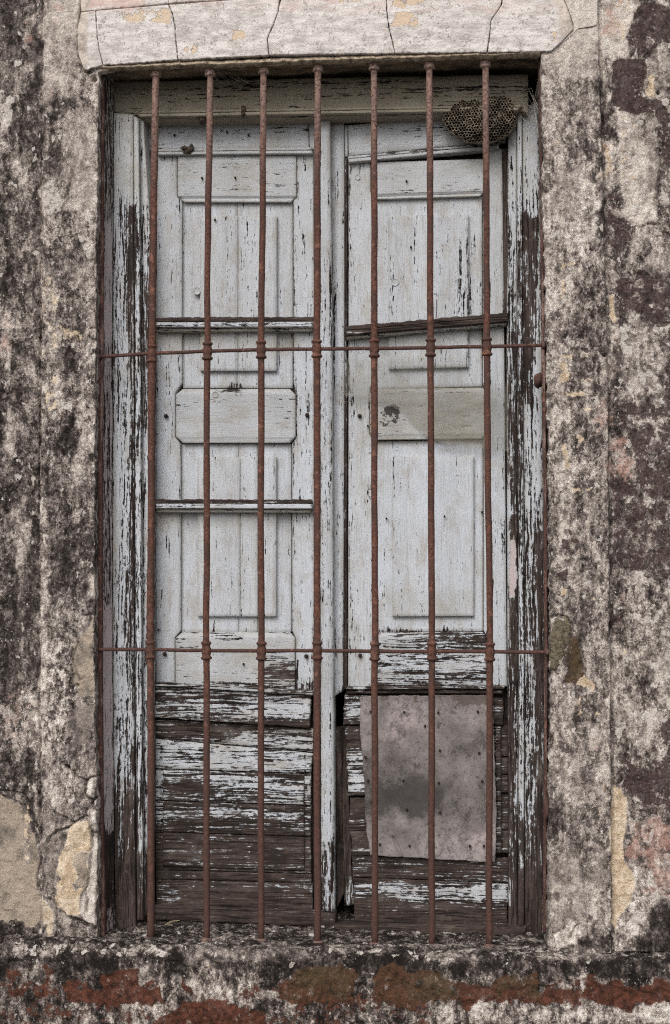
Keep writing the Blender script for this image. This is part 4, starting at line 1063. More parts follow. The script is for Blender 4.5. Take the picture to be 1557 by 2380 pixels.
SLx = [(411, 360), (411, 456), (423, 468), (423, 890), (407, 914), (407, 1016), (420, 1031), (420, 1466), (406, 1482), (406, 1594)]
SRx = [(690, 357), (690, 456), (682, 468), (682, 890), (688, 914), (688, 1016), (679, 1031), (679, 1466), (687, 1482), (687, 1606)]
def rows_match(pts, x): return [(x, y) for _, y in pts]
def stile(nm, L, R, parent, f, dep=.154):
    """upright whose edges follow the shapes of the blocks: rows by height"""
    ys = np.unique(np.concatenate([np.linspace(L[0][1], L[-1][1], 150), [p[1] for p in L], [p[1] for p in R]]))
    ys = ys[(ys >= max(L[0][1], R[0][1]) - 3) & (ys <= max(L[-1][1], R[-1][1]) + 1)]
    Lp = [(float(np.interp(y, [p[1] for p in L], [p[0] for p in L])), float(y)) for y in ys]
    Rp = [(float(np.interp(y, [p[1] for p in R], [p[0] for p in R])), float(y)) for y in ys]
    u = np.linspace(0, 1, 8)
    l = np.array(Lp); r = np.array(Rp)
    X = l[:, None, 0] * (1 - u) + r[:, None, 0] * u; Y = l[:, None, 1] * (1 - u) + r[:, None, 1] * u
    P_ = W(X, Y, dep); P_[..., 1] += (fbm(X / 60, Y / 120, int(L[0][0]), 2) - .5) * .0015
    return grid_solid(nm, P_, (0, .02, 0), M_WV, parent, .0012, f)
stile('stile', [(358, 360), (362, 800), (361, 1594)], SLx, SL, wood(.11, .06, .3))
stile('stile', SRx, [(728, 357), (730, 800), (729, 1606)], SL, wood(.14, .06, .3))
def block(parent, T, B, mould_top, mould_bot, y, f, nxy=(40, 16)):
    """lock block: T = (x0, x1, y) top edge, chamfered corners c; mouldings along top and bottom"""
    pass
def octa(parent, x0, x1, y0, y1, ct, cb, dep, f, slope=0.0, top=True, bot=True):
    """a block with clipped corners (ct above, cb below, in pixels), worked edges top and bottom"""
    def S(x): return slope * (x - x0)
    yl = [y0] + ([y0 + ct] if ct else []) + ([y1 - cb] if cb else []) + [y1]
    xl = [x0 + (ct * 1.1 if ct else 0)] + ([x0] if ct else []) + ([x0] if cb else []) + [x0 + (cb * 1.1 if cb else 0)]
    xr = [x1 - (ct * 1.0 if ct else 0)] + ([x1] if ct else []) + ([x1] if cb else []) + [x1 - (cb * 1.0 if cb else 0)]
    ys = np.unique(np.concatenate([np.linspace(y0, y1, 22), yl]))
    u = np.linspace(0, 1, 34)
    a = np.interp(ys, yl, xl); b = np.interp(ys, yl, xr)
    X = a[:, None] * (1 - u) + b[:, None] * u; Y = np.repeat(ys[:, None], len(u), 1) + S(X)
    yy_ = Y - S(X)
    P_ = W(X, Y, dep)
    h = np.zeros_like(X)
    if top and ct: h += .006 * (1 - sstep(yy_, y0, y0 + ct * .9))
    if bot and cb:
        h += .007 * sstep(yy_, y1 - cb * .85, y1 - cb * .75) * (1 - .6 * sstep(yy_, y1 - cb * .6, y1 - cb * .35)) - .0015 * sstep(yy_, y1 - cb * .2, y1)
    P_[..., 1] += h + (fbm(X / 50, Y / 50, int(x0 + y0), 2) - .5) * .0012
    return grid_solid('lock_block', P_, (0, .024, 0), M_WH, parent, .0014, f)
octa(SL, 412.5, 688.5, 361, 469, 0, 13, .150, wood(.08, .3, .15))
# panels split down the middle, with their raised fields
def panel(parent, x0, y0, x1, y1, dep, splits, f, slope=0.0, nm='panel'):
    xs_ = [x0] + list(splits) + [x1]
    for a, b in zip(xs_[:-1], xs_[1:]):
        g0 = .5 if a != x0 else 0; g1 = .5 if b != x1 else 0
        wd(nm, [(a + g0, y0 + slope * (a - x0)), (a + g0, y1 + slope * (a - x0))], [(b - g1, y0 + slope * (b - x0)), (b - g1, y1 + slope * (b - x0))],
           dep + random.Random(int(a)).uniform(-.0004, .0004), .012, M_WV, parent, f, bev=.0008)
panel(SL, 425, 470, 680, 902, .163, [551], wood(.08, .05, .4))
panel(SL, 465, 503, 643, 862, .1525, [553], wood(.09, .1, .7), 0, 'raised_field')
panel(SL, 422, 1032, 677, 1469, .163, [555, 598], wood(.06, .03, .3))
panel(SL, 459, 1062, 642, 1433, .1525, [558, 599], wood(.08, .1, .6), 0, 'raised_field')
octa(SL, 408.5, 686.5, 903, 1029, 14, 14, .148, wood(.05, .32, .15))
octa(SL, 407.5, 685.5, 1469, 1606, 14, 0, .149, wood(.14, .3, .2))
# ledges across the leaf
def ledge(parent, L, R, h, d, f1, f2):
    wd('ledge', [(L[0], L[1]), (L[0], L[1] + h * .32)], [(R[0], R[1]), (R[0], R[1] + h * .32)], d + .003, .03, M_WH, parent, f1, ny=5, bev=.002, jag=(2, 2, 2.2, 0), nx=60)
    wd('ledge', [(L[0], L[1] + h * .33), (L[0] + 1, L[1] + h * .70)], [(R[0], R[1] + h * .33), (R[0], R[1] + h * .70)], d, .035, M_WH, parent, f2, ny=5, bev=.003, jag=(2, 2, 0, 1.2), nx=60)
    wd('ledge', [(L[0] + 2, L[1] + h * .72), (L[0] + 3, L[1] + h)], [(R[0] - 2, R[1] + h * .72), (R[0] - 3, R[1] + h)], d + .012, .024, M_WH, parent, wood(.25, .75, .1, 0, False), ny=4, bev=.003, nx=40)
ledge(SL, (361, 737), (728, 736), 34, .124, wood(.80, .15, .2, .3, False), wood(.30, .05, .2, 0, False))
ledge(SL, (360, 1160), (724, 1161), 31, .124, wood(.62, .05, .2, .3, False), wood(.22, .0, .2, 0, False))
# boards at the foot: a nailed board, then the planked panel
wd('plank', [(358, 1586), (359, 1595)], [(727, 1606), (727, 1616)], .132, .03, M_WH, SL, wood(.7, .3), ny=4, jag=(0, 0, 1, 1))
wd('plank', [(359, 1596), (359, 1668)], [(722, 1617), (720, 1691)], .138, .028, M_WH, SL, wood(.40, .1), jag=(2, 2, 0, 2.2), tilt=(0, -.006))
wd('plank', [(361, 1672), (361, 1715)], [(728, 1694), (727, 1748)], .152, .02, M_WH, SL, wood(.35, .2), jag=(0, 0, 0, .8))
wd('plank', [(361, 1717.5), (361, 1786)], [(727, 1751), (722, 1798)], .150, .02, M_WH, SL, wood(.24, .05), jag=(0, 0, .8, .6))
wd('plank', [(361, 1788.5), (361, 1860)], [(722, 1800.5), (722, 1872)], .153, .02, M_WH, SL, wood(.45, .05), jag=(0, 0, .6, .6))
wd('plank', [(361, 1862), (361, 1934)], [(722, 1874), (722, 1944)], .1525, .02, M_WH, SL, wood(.5, .05), jag=(0, 0, .6, .6))
wd('plank', [(361, 1935.5), (361, 2021)], [(722, 1945.5), (723, 2030)], .1535, .02, M_WH, SL, wood(.8, .05), jag=(0, 0, .6, .6))
for y0, y1, s0 in ((1789, 1861, 0), (1862.5, 1934, 1), (1935.5, 2014, 2)):
    wd('raised_field', [(379, y0), (378, y1)], [(707, y0 + 11), (707, y1 + 10)], .1478, .01, M_WH, SL, wood(.5, .05), jag=(1.5, 1.5, .6, .6), bev=.002)
wd('plank', [(362, 2024), (362, 2043)], [(724, 2033), (724, 2052)], .150, .02, M_WH, SL, wood(.9, .1), jag=(0, 0, 1, 1.5), ny=5)
wd('plank', [(362, 2045.5), (364, 2106)], [(725, 2054), (727, 2118)], .146, .024, M_WH, SL, wood(.9, .1), jag=(0, 0, 1, 1))
wd('bottom_rail', [(327, 2103), (327, 2138)], [(780, 2121), (780, 2156)], .132, .036, M_WH, SL, wood(.97, .1), jag=(2, 1, 1.5, 1.5), bev=.003)
for (x, y) in [(387, 1600), (712, 1620), (708, 1760), (709, 1792), (375, 1735), (374, 1760), (711, 1830), (709, 1870), (372, 1830), (376, 1905)]:
    bolt(SL, x, y, .1495, 2.4, 8, 'nail')
stile('stile', [(729, 348), (730, 800), (728, 1600), (731, 2120)], [(741, 348), (742, 800), (743, 1600), (746, 2120)], SL, wood(.22, .05, .4), .147)
wd('meeting_post', [(735, 277), (741, 700), (745, 1500), (747, 2120)], [(767, 275), (772, 700), (775, 1500), (778, 2120)], .128, .05, M_WV, SL, wood(.19, .06, .6), bev=.003, jag=(1, 1, 0, 3), ny=200)
for x, y in [(386, 967), (714, 965), (383, 1520), (712, 1525)]: bolt(SL, x, y, .153, 5.4)
for x, y, r in [(458, 676, 10), (500, 917, 8)]: plug(SL, x, y, .1518 if y < 800 else .1475, r)
for x, y, d in [(500, 512, .1518), (369, 1463, .153), (566, 1543, .148), (406, 315, .152), (528, 308, .152), (578, 315, .152), (470, 415, .149), (480, 433, .149), (547, 414, .149)]:
    bolt(SL, x, y, d, 2.6, 7, 'nail')

# ---------------------------------------------------------------- right shutter, dropped on its hinges
SR = thing('shutter', 'sagging grey shutter leaf patched with a nailed sheet below the honeycomb', 'shutter', W(985, 2150, .16), 'pair of shutter leaves')
wd('back_panel', [(808, 330), (812, 1000), (812, 2040)], [(1172, 310), (1180, 1000), (1186, 2040)], .182, .012, M_WV, SR, DK, nx=8, ny=8)
wd('stile', [(768, 288), (772, 900), (776, 1618)], [(800, 285), (800, 900), (797, 1606)], .152, .022, M_WV, SR, wood(.10, .05, .3), jag=(0, 0, 0, 3))
wd('stile', [(799, 366), (799, 900), (798, 1604)], [(807, 366), (807, 900), (807, 1600)], .158, .02, M_WV, SR, wood(.72, .2, .3, 0, False), nx=4, jag=(.8, .8, 0, 0))
wd('rail', [(801, 292), (802, 365)], [(808, 290), (808, 362)], .154, .02, M_WV, SR, wood(.1, .05, .3), nx=4)
wd('rail', [(809, 291), (810, 362)], [(1176, 258), (1176, 328)], .149, .022, M_WH, SR, wood(.06, .10, .1), bev=.001)
wd('rail_moulding', [(808, 363), (808, 369)], [(1160, 330), (1160, 336)], .146, .02, M_WH, SR, wood(.3, .85), ny=4)
wd('rail_moulding', [(809, 369), (810, 378)], [(1160, 336), (1160, 345)], .139, .026, M_WH, SR, wood(.2, .55), ny=4, bev=.003)
RLx = [(861, 378), (861, 446), (868, 462), (868, 890), (859, 905), (859, 1010), (869, 1024), (869, 1466), (865, 1480), (865, 1594)]
RRx = [(1128, 345), (1128, 440), (1122, 452), (1122, 890), (1132, 905), (1132, 1010), (1124, 1024), (1124, 1466), (1132, 1480), (1132, 1594)]
stile('stile', [(810, 380), (810, 800), (809, 1595)], RLx, SR, wood(.13, .1, .5))
stile('stile', RRx, [(1167, 345), (1172, 800), (1178, 1595)], SR, wood(.13, .08, .4))
wd('gap_shade_strip', [(1168, 345), (1172, 760)], [(1178, 345), (1180, 760)], .150, .02, M_WV, SR, wood(.9, .2, .2, 0, False), nx=4)  # dark strip standing in for the shaded gap between leaf and frame
octa(SR, 862.5, 1127, 377, 463, 0, 12, .150, wood(.07, .32, .15), slope=-.03)
panel(SR, 870.5, 464, 1120, 905, .163, [], wood(.08, .05, .5), slope=-.03)
panel(SR, 903, 502, 1089, 858, .1525, [], wood(.10, .12, .8), slope=-.025, nm='raised_field')
ledge(SR, (802, 758), (1180, 726), 30, .122, wood(.97, .15, .2, 0, False), wood(.86, .25, .2, 0, False))
octa(SR, 860, 1131, 903, 1022, 10, 12, .148, wood(.12, .6, .2), slope=-.012)
panel(SR, 871, 1025, 1122, 1469, .163, [], wood(.04, .02, .25), slope=-.008)
panel(SR, 912, 1062, 1101, 1433, .1525, [], wood(.07, .06, .45), slope=-.006, nm='raised_field')
octa(SR, 866, 1131, 1469, 1594, 10, 0, .149, wood(.44, .1, .2))
for x, y in [(836, 967), (837, 1523), (1174, 940)]: bolt(SR, x, y, .153, 5.0, 8)
plug(SR, 918, 656, .1518, 10); plug(SR, 831, 412, .153, 7)
for x, y, d in [(955, 575, .151), (945, 422, .149), (898, 1205, .159), (1033, 1200, .153), (1120, 1190, .159), (855, 990, .153)]: bolt(SR, x, y, d, 2.4, 7, 'nail')
# cap strip and split boards below
wd('cap_strip', [(804, 1596), (805, 1603)], [(1172, 1594), (1172, 1602)], .136, .03, M_WH, SR, wood(.8, .3), ny=4, jag=(2, 2, 1.2, 1), nx=60)
wd('cap_strip', [(806, 1605), (806, 1612)], [(1168, 1604), (1168, 1612)], .143, .03, M_WH, SR, wood(.6, .2), ny=4, jag=(2, 2, 1, 1.5), nx=60)
for (l0, l1, r0, r1, xl, xr, xb, dd_) in [(1614, 1684, 1622, 1685, 800, 1170, 797, 0), (1688, 1743, 1688, 1758, 803, 1182, 804, .004), (1746, 1787, 1762, 1800, 805, 1182, 806, .001),
                                   (1790, 1849, 1803, 1841, 809, 1181, 809, -.002), (1855, 1929, 1845, 1929, 813, 1182, 812, .005), (1932, 1990, 1932, 1982, 816, 1182, 817, .003)]:
    wd('plank', [(xl, l0), (xb, l1)], [(xr, r0), (xr, r1)], .150 + dd_, .02, M_WH, SR, wood(.6, .1), jag=(5, 2, 1.5, 1.8), jsc=12, tilt=(0, -.004))
wd('plank', [(1152, 1688), (1152, 1980)], [(1164, 1688), (1166, 1980)], .1455, .01, M_WH, SR, wood(.75, .1), jag=(1, 1.5, 0, 2), nx=4)
wd('plank', [(818, 1991), (820, 2038)], [(1183, 1996), (1183, 2052)], .147, .02, M_WH, SR, wood(.72, .1), jag=(2, 1, 1, 1.5))
wd('bottom_rail', [(821, 2041), (824, 2148)], [(1182, 2055), (1180, 2156)], .143, .026, M_WH, SR, wood(.8, .1), jag=(2, 3, 1.5, 4), bev=.002)
wd('stile', [(780, 1690), (783, 2108)], [(806, 1684), (818, 2040)], .172, .02, M_WV, SR, wood(.965, .2, .3, 0, False), jag=(0, 1.5, 4, 8))
wd('stile', [(803, 2036), (800, 2112)], [(820, 2042), (823, 2100)], .160, .02, M_WV, SR, wood(.55, .2, .3, 0, False), jag=(2, 1, 2, 8))
wd('loose_strip', [(1190, 1194), (1184, 1300), (1182, 1450), (1183, 1588)], [(1203, 1193), (1204, 1300), (1204, 1450), (1203, 1588)], .128, .008, M_WV, SR,
   wood(.72, .1, .3, 0, False, [(('r', (1183, 1258, 1198, 1385), 4)), ] and [(('r', (1180, 1258, 1199, 1388), 4), dict(wear=-.2, pinky=1.0))]), jag=(3, 1.5, 2, 3), jsc=24, tilt=(.004, 0))
# nailed patch
def cP(x, y): return 790.1 + .2910 * x, 1568.6 + .2910 * y
def patch_field(px, py):
    x = px + (fbm(px / 25, py / 25, 4, 3) - .5) * 30; y = py + (fbm(px / 25, py / 25, 6, 3) - .5) * 30
    x = px + (fbm(px / 40, py / 40, 4, 4) - .5) * 90; y = py + (fbm(px / 40, py / 40, 6, 4) - .5) * 70
    st = 1.15 * blob(x, y, *cP(520, 1000), 66, 40) + .50 * blob(x, y, *cP(430, 740), 60, 60) + .55 * blob(x, y, *cP(1010, 560), 44, 46) + .55 * blob(x, y, *cP(830, 980), 60, 50) + .35 * blob(x, y, *cP(540, 1290), 44, 20) + .25 * blob(x, y, *cP(1150, 900), 20, 90) + .2 * blob(x, y, *cP(200, 800), 20, 120)
    st = st + (fbm(px / 55, py / 55, 71, 4) - .5) * .5
    pk = .8 * blob(x, y, *cP(430, 400), 46, 50) + .9 * blob(x, y, *cP(1150, 1290), 22, 24) + .5 * blob(x, y, *cP(880, 1350), 60, 26) + .4 * blob(x, y, *cP(420, 1400), 20, 20)
    dt = sstep(-py, -1650, -1612) * (.5 + .5 * sstep(px, 1030, 1090)) + .6 * blob(px, py, *cP(1040, 200), 30, 14)
    return dict(stain=st, pinky=np.clip(pk, 0, 1), dirt_shade=dt)
pl_ = [cP(162, 170), cP(160, 420), cP(175, 640), cP(195, 880), cP(208, 1200), cP(238, 1440)]
pr_ = [cP(1222, 158), cP(1228, 420), cP(1236, 640), cP(1244, 900), cP(1250, 1180), cP(1240, 1500)]
def patch_y(X, Y):
    tear = [cP(425, 1300), cP(470, 1390), cP(505, 1480)]
    d = segdist(X, Y, tear)
    return (fbm(X / 60, Y / 60, 88, 3) - .5) * .006 + .006 * np.exp(-(d / 3.0) ** 2) * (Y > cP(0, 1290)[1]) - .004 * blob(X, Y, *cP(430, 1440), 22, 26)
PT = sheet('patch_sheet', pl_, pr_, .134, .0025, M_PATCH, SR, nx=110, ny=140, bev=.0006, jag=(2.0, 2.2, 3.0, 2.0), jsc=14, field=patch_field, yfun=patch_y)
for c in [(245, 292), (513, 296), (785, 300), (1100, 292), (678, 408), (797, 602), (1110, 622), (203, 655), (222, 843), (507, 843), (787, 860), (1135, 847), (533, 1072), (800, 1097), (252, 1012), (318, 1352), (556, 1363), (1038, 1365), (1148, 1363)]:
    x, y = cP(*c); bolt(PT, x, y, .1355, 3.0, 9, 'nail')

# ---------------------------------------------------------------- torn film over the right leaf
ft = ([788, 800, 812, 816, 900, 1000, 1100, 1180], [912, 868, 822, 818, 822, 826, 832, 838])
fb = ([788, 800, 863, 905, 930, 960, 1010, 1100, 1158, 1180], [917, 919, 934, 944, 952, 985, 1028, 1040, 1049, 1046])
u = np.linspace(788, 1180, 90); v = np.linspace(0, 1, 50)
yt = np.interp(u, *ft) + (fbm(u / 9, u * 0, 5, 3) - .5) * 5; yb = np.interp(u, *fb) + (fbm(u / 12, u * 0, 15, 3) - .5) * 7
X = np.repeat(u[None], 50, 0); Y = yt[None] * (1 - v[:, None]) + yb[None] * v[:, None]
P = W(X, Y, .1365); P[..., 1] += (fbm(X / 55, Y / 30, 45, 3) - .5) * .010 - .012 * (1 - sstep(X, 790, 850))
idx = np.arange(50 * 90).reshape(50, 90)
q = np.stack([idx[:-1, :-1], idx[1:, :-1], idx[1:, 1:], idx[:-1, 1:]], -1).reshape(-1, 4)
hz = .20 + .20 * sstep(Y, 880, 930) - .16 * sstep(X, 950, 1110) * (1 - sstep(Y, 860, 910)) - .12 * sstep(X, 1135, 1160)
film = mesh_obj('plastic_film', P.reshape(-1, 3), q, M_FILM, None, dict(haze=hz.ravel()), True)
film['label'] = 'torn clouded plastic film stuck across the middle of the sagging shutter'; film['category'] = 'plastic film'

# ---------------------------------------------------------------- iron grille
GR = thing('window_grille', 'rust-red iron window grille of seven collared bars and two thin cross rods', 'grille', W(745, 2200, .025))
def bar_attr(px, py):
    return dict(pale=.5 * (1 - sstep(py, 180, 480)), deep=.1 + sstep(py, 1300, 2100) * .85)
BX = [([150, 820, 1510, 2190], [362, 353, 349, 351]), ([148, 820, 1510, 2192], [488, 481, 480, 480]), ([142, 820, 1510, 2194], [613, 607, 607, 607]),
      ([138, 820, 1510, 2199], [739, 737, 737, 738]), ([134, 820, 1510, 2203], [869, 870, 871, 871]), ([131, 820, 1510, 2206], [998, 1000, 1004, 1004]), ([128, 820, 1510, 2207], [1128, 1132, 1138, 1137])]
ROD1 = [(226, 829), (352, 822), (481, 816), (607, 813), (737, 811), (870, 810), (1000, 808), (1132, 806), (1267, 802)]
ROD2 = [(221, 1509), (349, 1510), (480, 1512), (607, 1513), (737, 1512), (871, 1514), (1004, 1514), (1138, 1515), (1275, 1516)]
YB = .026; PM = .000885
COLLAR = [(-26, 9.8), (-24.5, 12), (-22, 15.5), (-19, 16.4), (-16.5, 14.6), (-15, 12.2), (-9, 12.6), (-6, 14.2), (6, 14.6), (9, 13.2), (14, 12.6), (16, 14.4), (18.5, 17.2), (22, 16.6), (24, 13.4), (25.5, 9.8)]
for i, (bys, bxs) in enumerate(BX):
    yv = np.linspace(bys[0] - 4, bys[-1] + 2, 60)
    xv = np.interp(yv, bys, bxs) + (fbm(yv / 160, yv * 0, 200 + i, 2) - .5) * 3.0
    r_ = (7.6 + (fbm(yv / 30, yv * 0, 230 + i, 3) - .5) * 1.2) * PM * (1.15 if i == 0 else 1.08 if i == 3 else 1.0)
    bar = tube('bar', W(xv, yv, YB), 0, M_RUST, GR, 14, bar_attr, rad=r_)
    for rod in (ROD1, ROD2):
        cx, cy = rod[i + 1]; cx = float(np.interp(cy, yv, xv))
        p = W(cx, cy, YB); dn = W(float(np.interp(cy + 30, yv, xv)), cy + 30, YB) - p; dn /= np.linalg.norm(dn)
        lathe('collar', p - dn * 27 * PM, p + dn * 27 * PM, [((a * .88 + 27) * PM, (r * .76 + .3) * PM) for a, r in COLLAR], M_RUST, bar, 18, bar_attr)
    t0 = W(bxs[0], bys[0] + 17, YB); t1 = W(bxs[0], bys[0] + 39, YB)
    lathe('cap', t0 + np.array([0, 0, .008]), t1, [(-.008, .0080), (-.002, .0100), (.004, .0114), (.010, .0106), (.013, .0112), (.0165, .0118), (.0185, .0108), (.020, .0066)], M_RUST, bar, 16, lambda px, py: dict(pale=np.full(px.shape, 1.0), deep=np.zeros(px.shape)))
    b0 = W(bxs[-1], bys[-1] - 14, YB); b1 = W(bxs[-1], bys[-1] + 10, YB)
    lathe('foot', b0, b1, [(0, .0066), (.002, .009), (.004, .0112), (.007, .0115), (.009, .0088), (.012, .0095), (.016, .0125), (.028, .017)], M_RUST, bar, 16, lambda px, py: dict(pale=.45 + 0 * px, deep=.35 + 0 * px))
for rod in (ROD1, ROD2):
    xs = np.linspace(rod[0][0], rod[-1][0], 70); ys = np.interp(xs, [p[0] for p in rod], [p[1] for p in rod]) + (fbm(xs / 60, xs * 0, 77, 2) - .5) * 2
    tube('cross_rod', W(xs, ys, YB), 4.3 * PM, M_STRAP, GR, 10, lambda px, py: dict(pale=0 * px, deep=.2 + 0 * px))
    for e, sx in ((0, -1), (-1, 1)):
        c = W(rod[e][0] - sx * 3, rod[e][1], YB)
        lathe('rod_end', c + np.array([-.004, 0, 0]), c + np.array([.004, 0, 0]), [(0, .005), (.002, .0065), (.006, .0065), (.008, .004)], M_STRAP, GR, 12, lambda px, py: dict(pale=.2 + 0 * px, deep=.2 + 0 * px))
strap_f = lambda px, py: dict(pale=.0 * px + .5 * (fbm(px / 5, py / 60, 3, 3) > .62), deep=.15 + .45 * sstep(py, 1600, 2150) + 0 * px)
sheet('side_strap', [(233, 163), (229, 420), (225, 800), (221, 1100), (220, 1500), (223, 1850), (229, 2190)], [(241, 163), (239, 420), (238, 800), (237, 1100), (236, 1500), (238, 1850), (244, 2190)], .030, .012, M_STRAP, GR, nx=6, ny=120, field=strap_f, bev=.0015, jag=(.8, .6, 0, 0))
sheet('side_strap', [(1251, 132), (1256, 420), (1259, 800), (1264, 1200), (1266, 1500), (1264, 1850), (1262, 2168)], [(1256, 132), (1261, 420), (1267, 800), (1271, 1200), (1273, 1500), (1271, 1850), (1269, 2168)], .030, .012, M_STRAP, GR, nx=5, ny=120, field=strap_f, bev=.0015, jag=(.8, .6, 0, 0))
# bent lug of the strap at the top left, and two rusted fixings on the right strap
wd('strap_lug', [(216, 158), (218, 170)], [(262, 152), (262, 160)], .002, .02, mat_plain('limewashed_iron', (.20, .15, .12), (.50, .44, .38), 90), GR, None, nx=12, ny=5, bev=.002, jag=(1, 1, 1, 1))
lump('rust_knob', 1252, 886, .06, .010, .02, .014, M_STRAP, GR, 5, .35)
lump('rust_knob', 1271, 1878, .010, .008, .01, .022, M_STRAP, GR, 8, .35)

# ---------------------------------------------------------------- abandoned comb in the top right corner
NEST = thing('wasp_nest', 'abandoned grey-brown wasp comb of open cells under the lintel', 'wasp nest', W(1113, 330, .12))
ol = [(1010.9 + .1343 * a, 197.5 + .1343 * b) for a, b in [(130, 470), (200, 380), (330, 290), (480, 245), (640, 205), (760, 225), (830, 240), (930, 175), (1070, 150), (1200, 155), (1310, 220), (1390, 320), (1425, 480), (1410, 690), (1330, 820), (1230, 900), (1000, 1000), (850, 1020), (700, 1015), (540, 990), (400, 920), (220, 780), (130, 620)]]
oa = np.array(ol); oc = np.array([1114.0, 277.0])
def nest_y(x, y):
    d = segdist(np.atleast_1d(np.asarray(x, float)), np.atleast_1d(np.asarray(y, float)), ol + [ol[0]])
    t_ = np.clip(d / 46, 0, 1)
    base_ = .104 - .030 * (1 - (1 - t_) ** 2)
    # a crease runs down the middle and folds the comb in two lobes
    return base_ + .012 * np.exp(-((np.asarray(x) - 1120 + (np.asarray(y) - 260) * .2) / 9) ** 2) * (np.asarray(y) < 262) + (fbm(np.asarray(x) / 16, np.asarray(y) / 16, 19, 3) - .5) * .016
hexm = bpy.data.meshes.new('cell')
RO, RI, DP = .0037, .0030, .013
vv = []; ff = []
for r, yv in ((RO, 0), (RI, 0.0004), (RI, DP), (RO, DP)):
    for k in range(6):
        a = math.pi / 6 + k * math.pi / 3; vv.append((r * math.cos(a), yv, r * math.sin(a)))
for k in range(6):
    j = (k + 1) % 6
    ff += [(k, j, 6 + j, 6 + k), (6 + k, 6 + j, 12 + j, 12 + k), (j, k, 18 + k, 18 + j)]
ff.append(tuple(range(12, 18)))
hexm.from_pydata(vv, [], ff); hexm.materials.append(M_COMB); hexm.materials.append(M_COMBD)
for k in range(6): hexm.polygons[3 * k + 1].material_index = 1
hexm.polygons[18].material_index = 1
hexm.update()
rng = random.Random(4)
spots = []
pit = 7.15
for r in range(-20, 21):
    for c in range(-20, 21):
        x = oc[0] + (c + (r % 2) * .5) * pit; y = oc[1] + r * pit * .866 + (c * pit) * -.06
        if poly(np.array([x]), np.array([y]), ol, .1)[0] > .5 and segdist(np.array([x]), np.array([y]), ol + [ol[0]])[0] > 3.2: spots.append((x, y))
rest_V, rest_F = [], []
spots.sort(key=lambda p: (p[0] - oc[0]) ** 2 + (p[1] - oc[1]) ** 2)
no = np.array(NEST.location)
for k, (x, y) in enumerate(spots):
    d = float(nest_y(x, y)[0])
    gx = float((nest_y(x + 3, y) - nest_y(x - 3, y))[0]) / (6 * PM); gz = float((nest_y(x, y - 3) - nest_y(x, y + 3))[0]) / (6 * PM)
    p = W(x + rng.uniform(-.5, .5), y + rng.uniform(-.5, .5), d) + np.array([0, rng.uniform(-.005, .005), 0])
    rot = (math.atan(max(-1, min(1, gz))) * .6 * -1, 0, math.atan(max(-1, min(1, gx))) * .6)
    sc = rng.uniform(.82, 1.12)
    if k < 300:
        o = bpy.data.objects.new('cell', hexm); link(o, NEST)
        o.location = tuple(p - no); o.rotation_euler = rot; o.scale = (sc, sc * rng.uniform(.7, 1.2), sc)
    else:
        b_ = len(rest_V); rest_V += [tuple(p + np.array(q_) * sc) for q_ in vv]; rest_F += [tuple(b_ + i for i in f) for f in ff]
if rest_V:
    o = mesh_obj('rim_cells', np.array(rest_V), rest_F, M_COMB, NEST); o['kind'] = 'stuff'
# paper body behind the cells
m = 44; loop = along(oa.tolist() + [ol[0]], np.linspace(0, 1, m + 1)[:-1]); V = []; F = []
for k, r in enumerate([.03, .3, .55, .75, .9, 1.0, 1.02]):
    q_ = oc + (loop - oc) * r
    dpt = nest_y(q_[:, 0], q_[:, 1]) + .009 if k < 6 else np.full(m, .135)
    V.append(np.stack([W(a, b, float(c)) for (a, b), c in zip(q_, dpt)]))
V = np.concatenate(V)
for k in range(6):
    for j in range(m): F.append((k * m + j, k * m + (j + 1) % m, (k + 1) * m + (j + 1) % m, (k + 1) * m + j))
F.append(tuple(range(m - 1, -1, -1)))
mesh_obj('paper_body', V, F, M_COMB, NEST, None, True)

# ---------------------------------------------------------------- small things in the window
def mud(name, label, parts_):
    x, y, d = parts_[0][:3]
    o = thing(name, label, 'mud nest', W(x, y, d))
    for k, (x, y, d, rx, ry, rz) in enumerate(parts_): lump('mud_lump', x, y, d, rx, ry, rz, M_MUD, o, 30 + k + int(x), .4)
mud('mud_nest', 'crusty dark mud nest stuck on the top moulding of the panelled shutter', [(429, 344, .138, .010, .007, .005), (443, 347, .138, .009, .007, .006), (446, 339, .142, .004, .005, .004), (436, 353, .137, .009, .006, .004)])
mud('mud_nest', 'small dark mud nest high on the head board between second and third bars', [(566, 257, .100, .006, .008, .010), (565, 266, .092, .005, .008, .005)])
mud('mud_nest', 'small mud clot hanging under the head moulding beside the second bar', [(472, 280, .108, .009, .010, .007), (466, 283, .110, .005, .006, .005)])
def web(label, strands, r=.00045):
    V = []; F = []
    for s_ in strands:
        pts = np.array([W(x, y, d) for x, y, d in s_])
        t_ = np.linspace(0, 1, 14); k_ = np.linspace(0, 1, len(pts))
        pp = np.stack([np.interp(t_, k_, pts[:, i]) for i in range(3)], -1)
        pp[:, 2] -= .006 * np.sin(t_ * math.pi)
        for i in range(len(pp)):
            for a in range(3):
                an = a * 2.0944; V.append(pp[i] + r * np.array([math.cos(an), .3 * math.sin(an), math.sin(an)]))
        b_ = len(V) - 3 * len(pp)
        for i in range(len(pp) - 1):
            for a in range(3): F.append((b_ + i * 3 + a, b_ + i * 3 + (a + 1) % 3, b_ + i * 3 + 3 + (a + 1) % 3, b_ + i * 3 + 3 + a))
    o = mesh_obj('cobweb', np.array(V), F, M_WEB); o['label'] = label; o['category'] = 'cobweb'; return o
rg = random.Random(9)
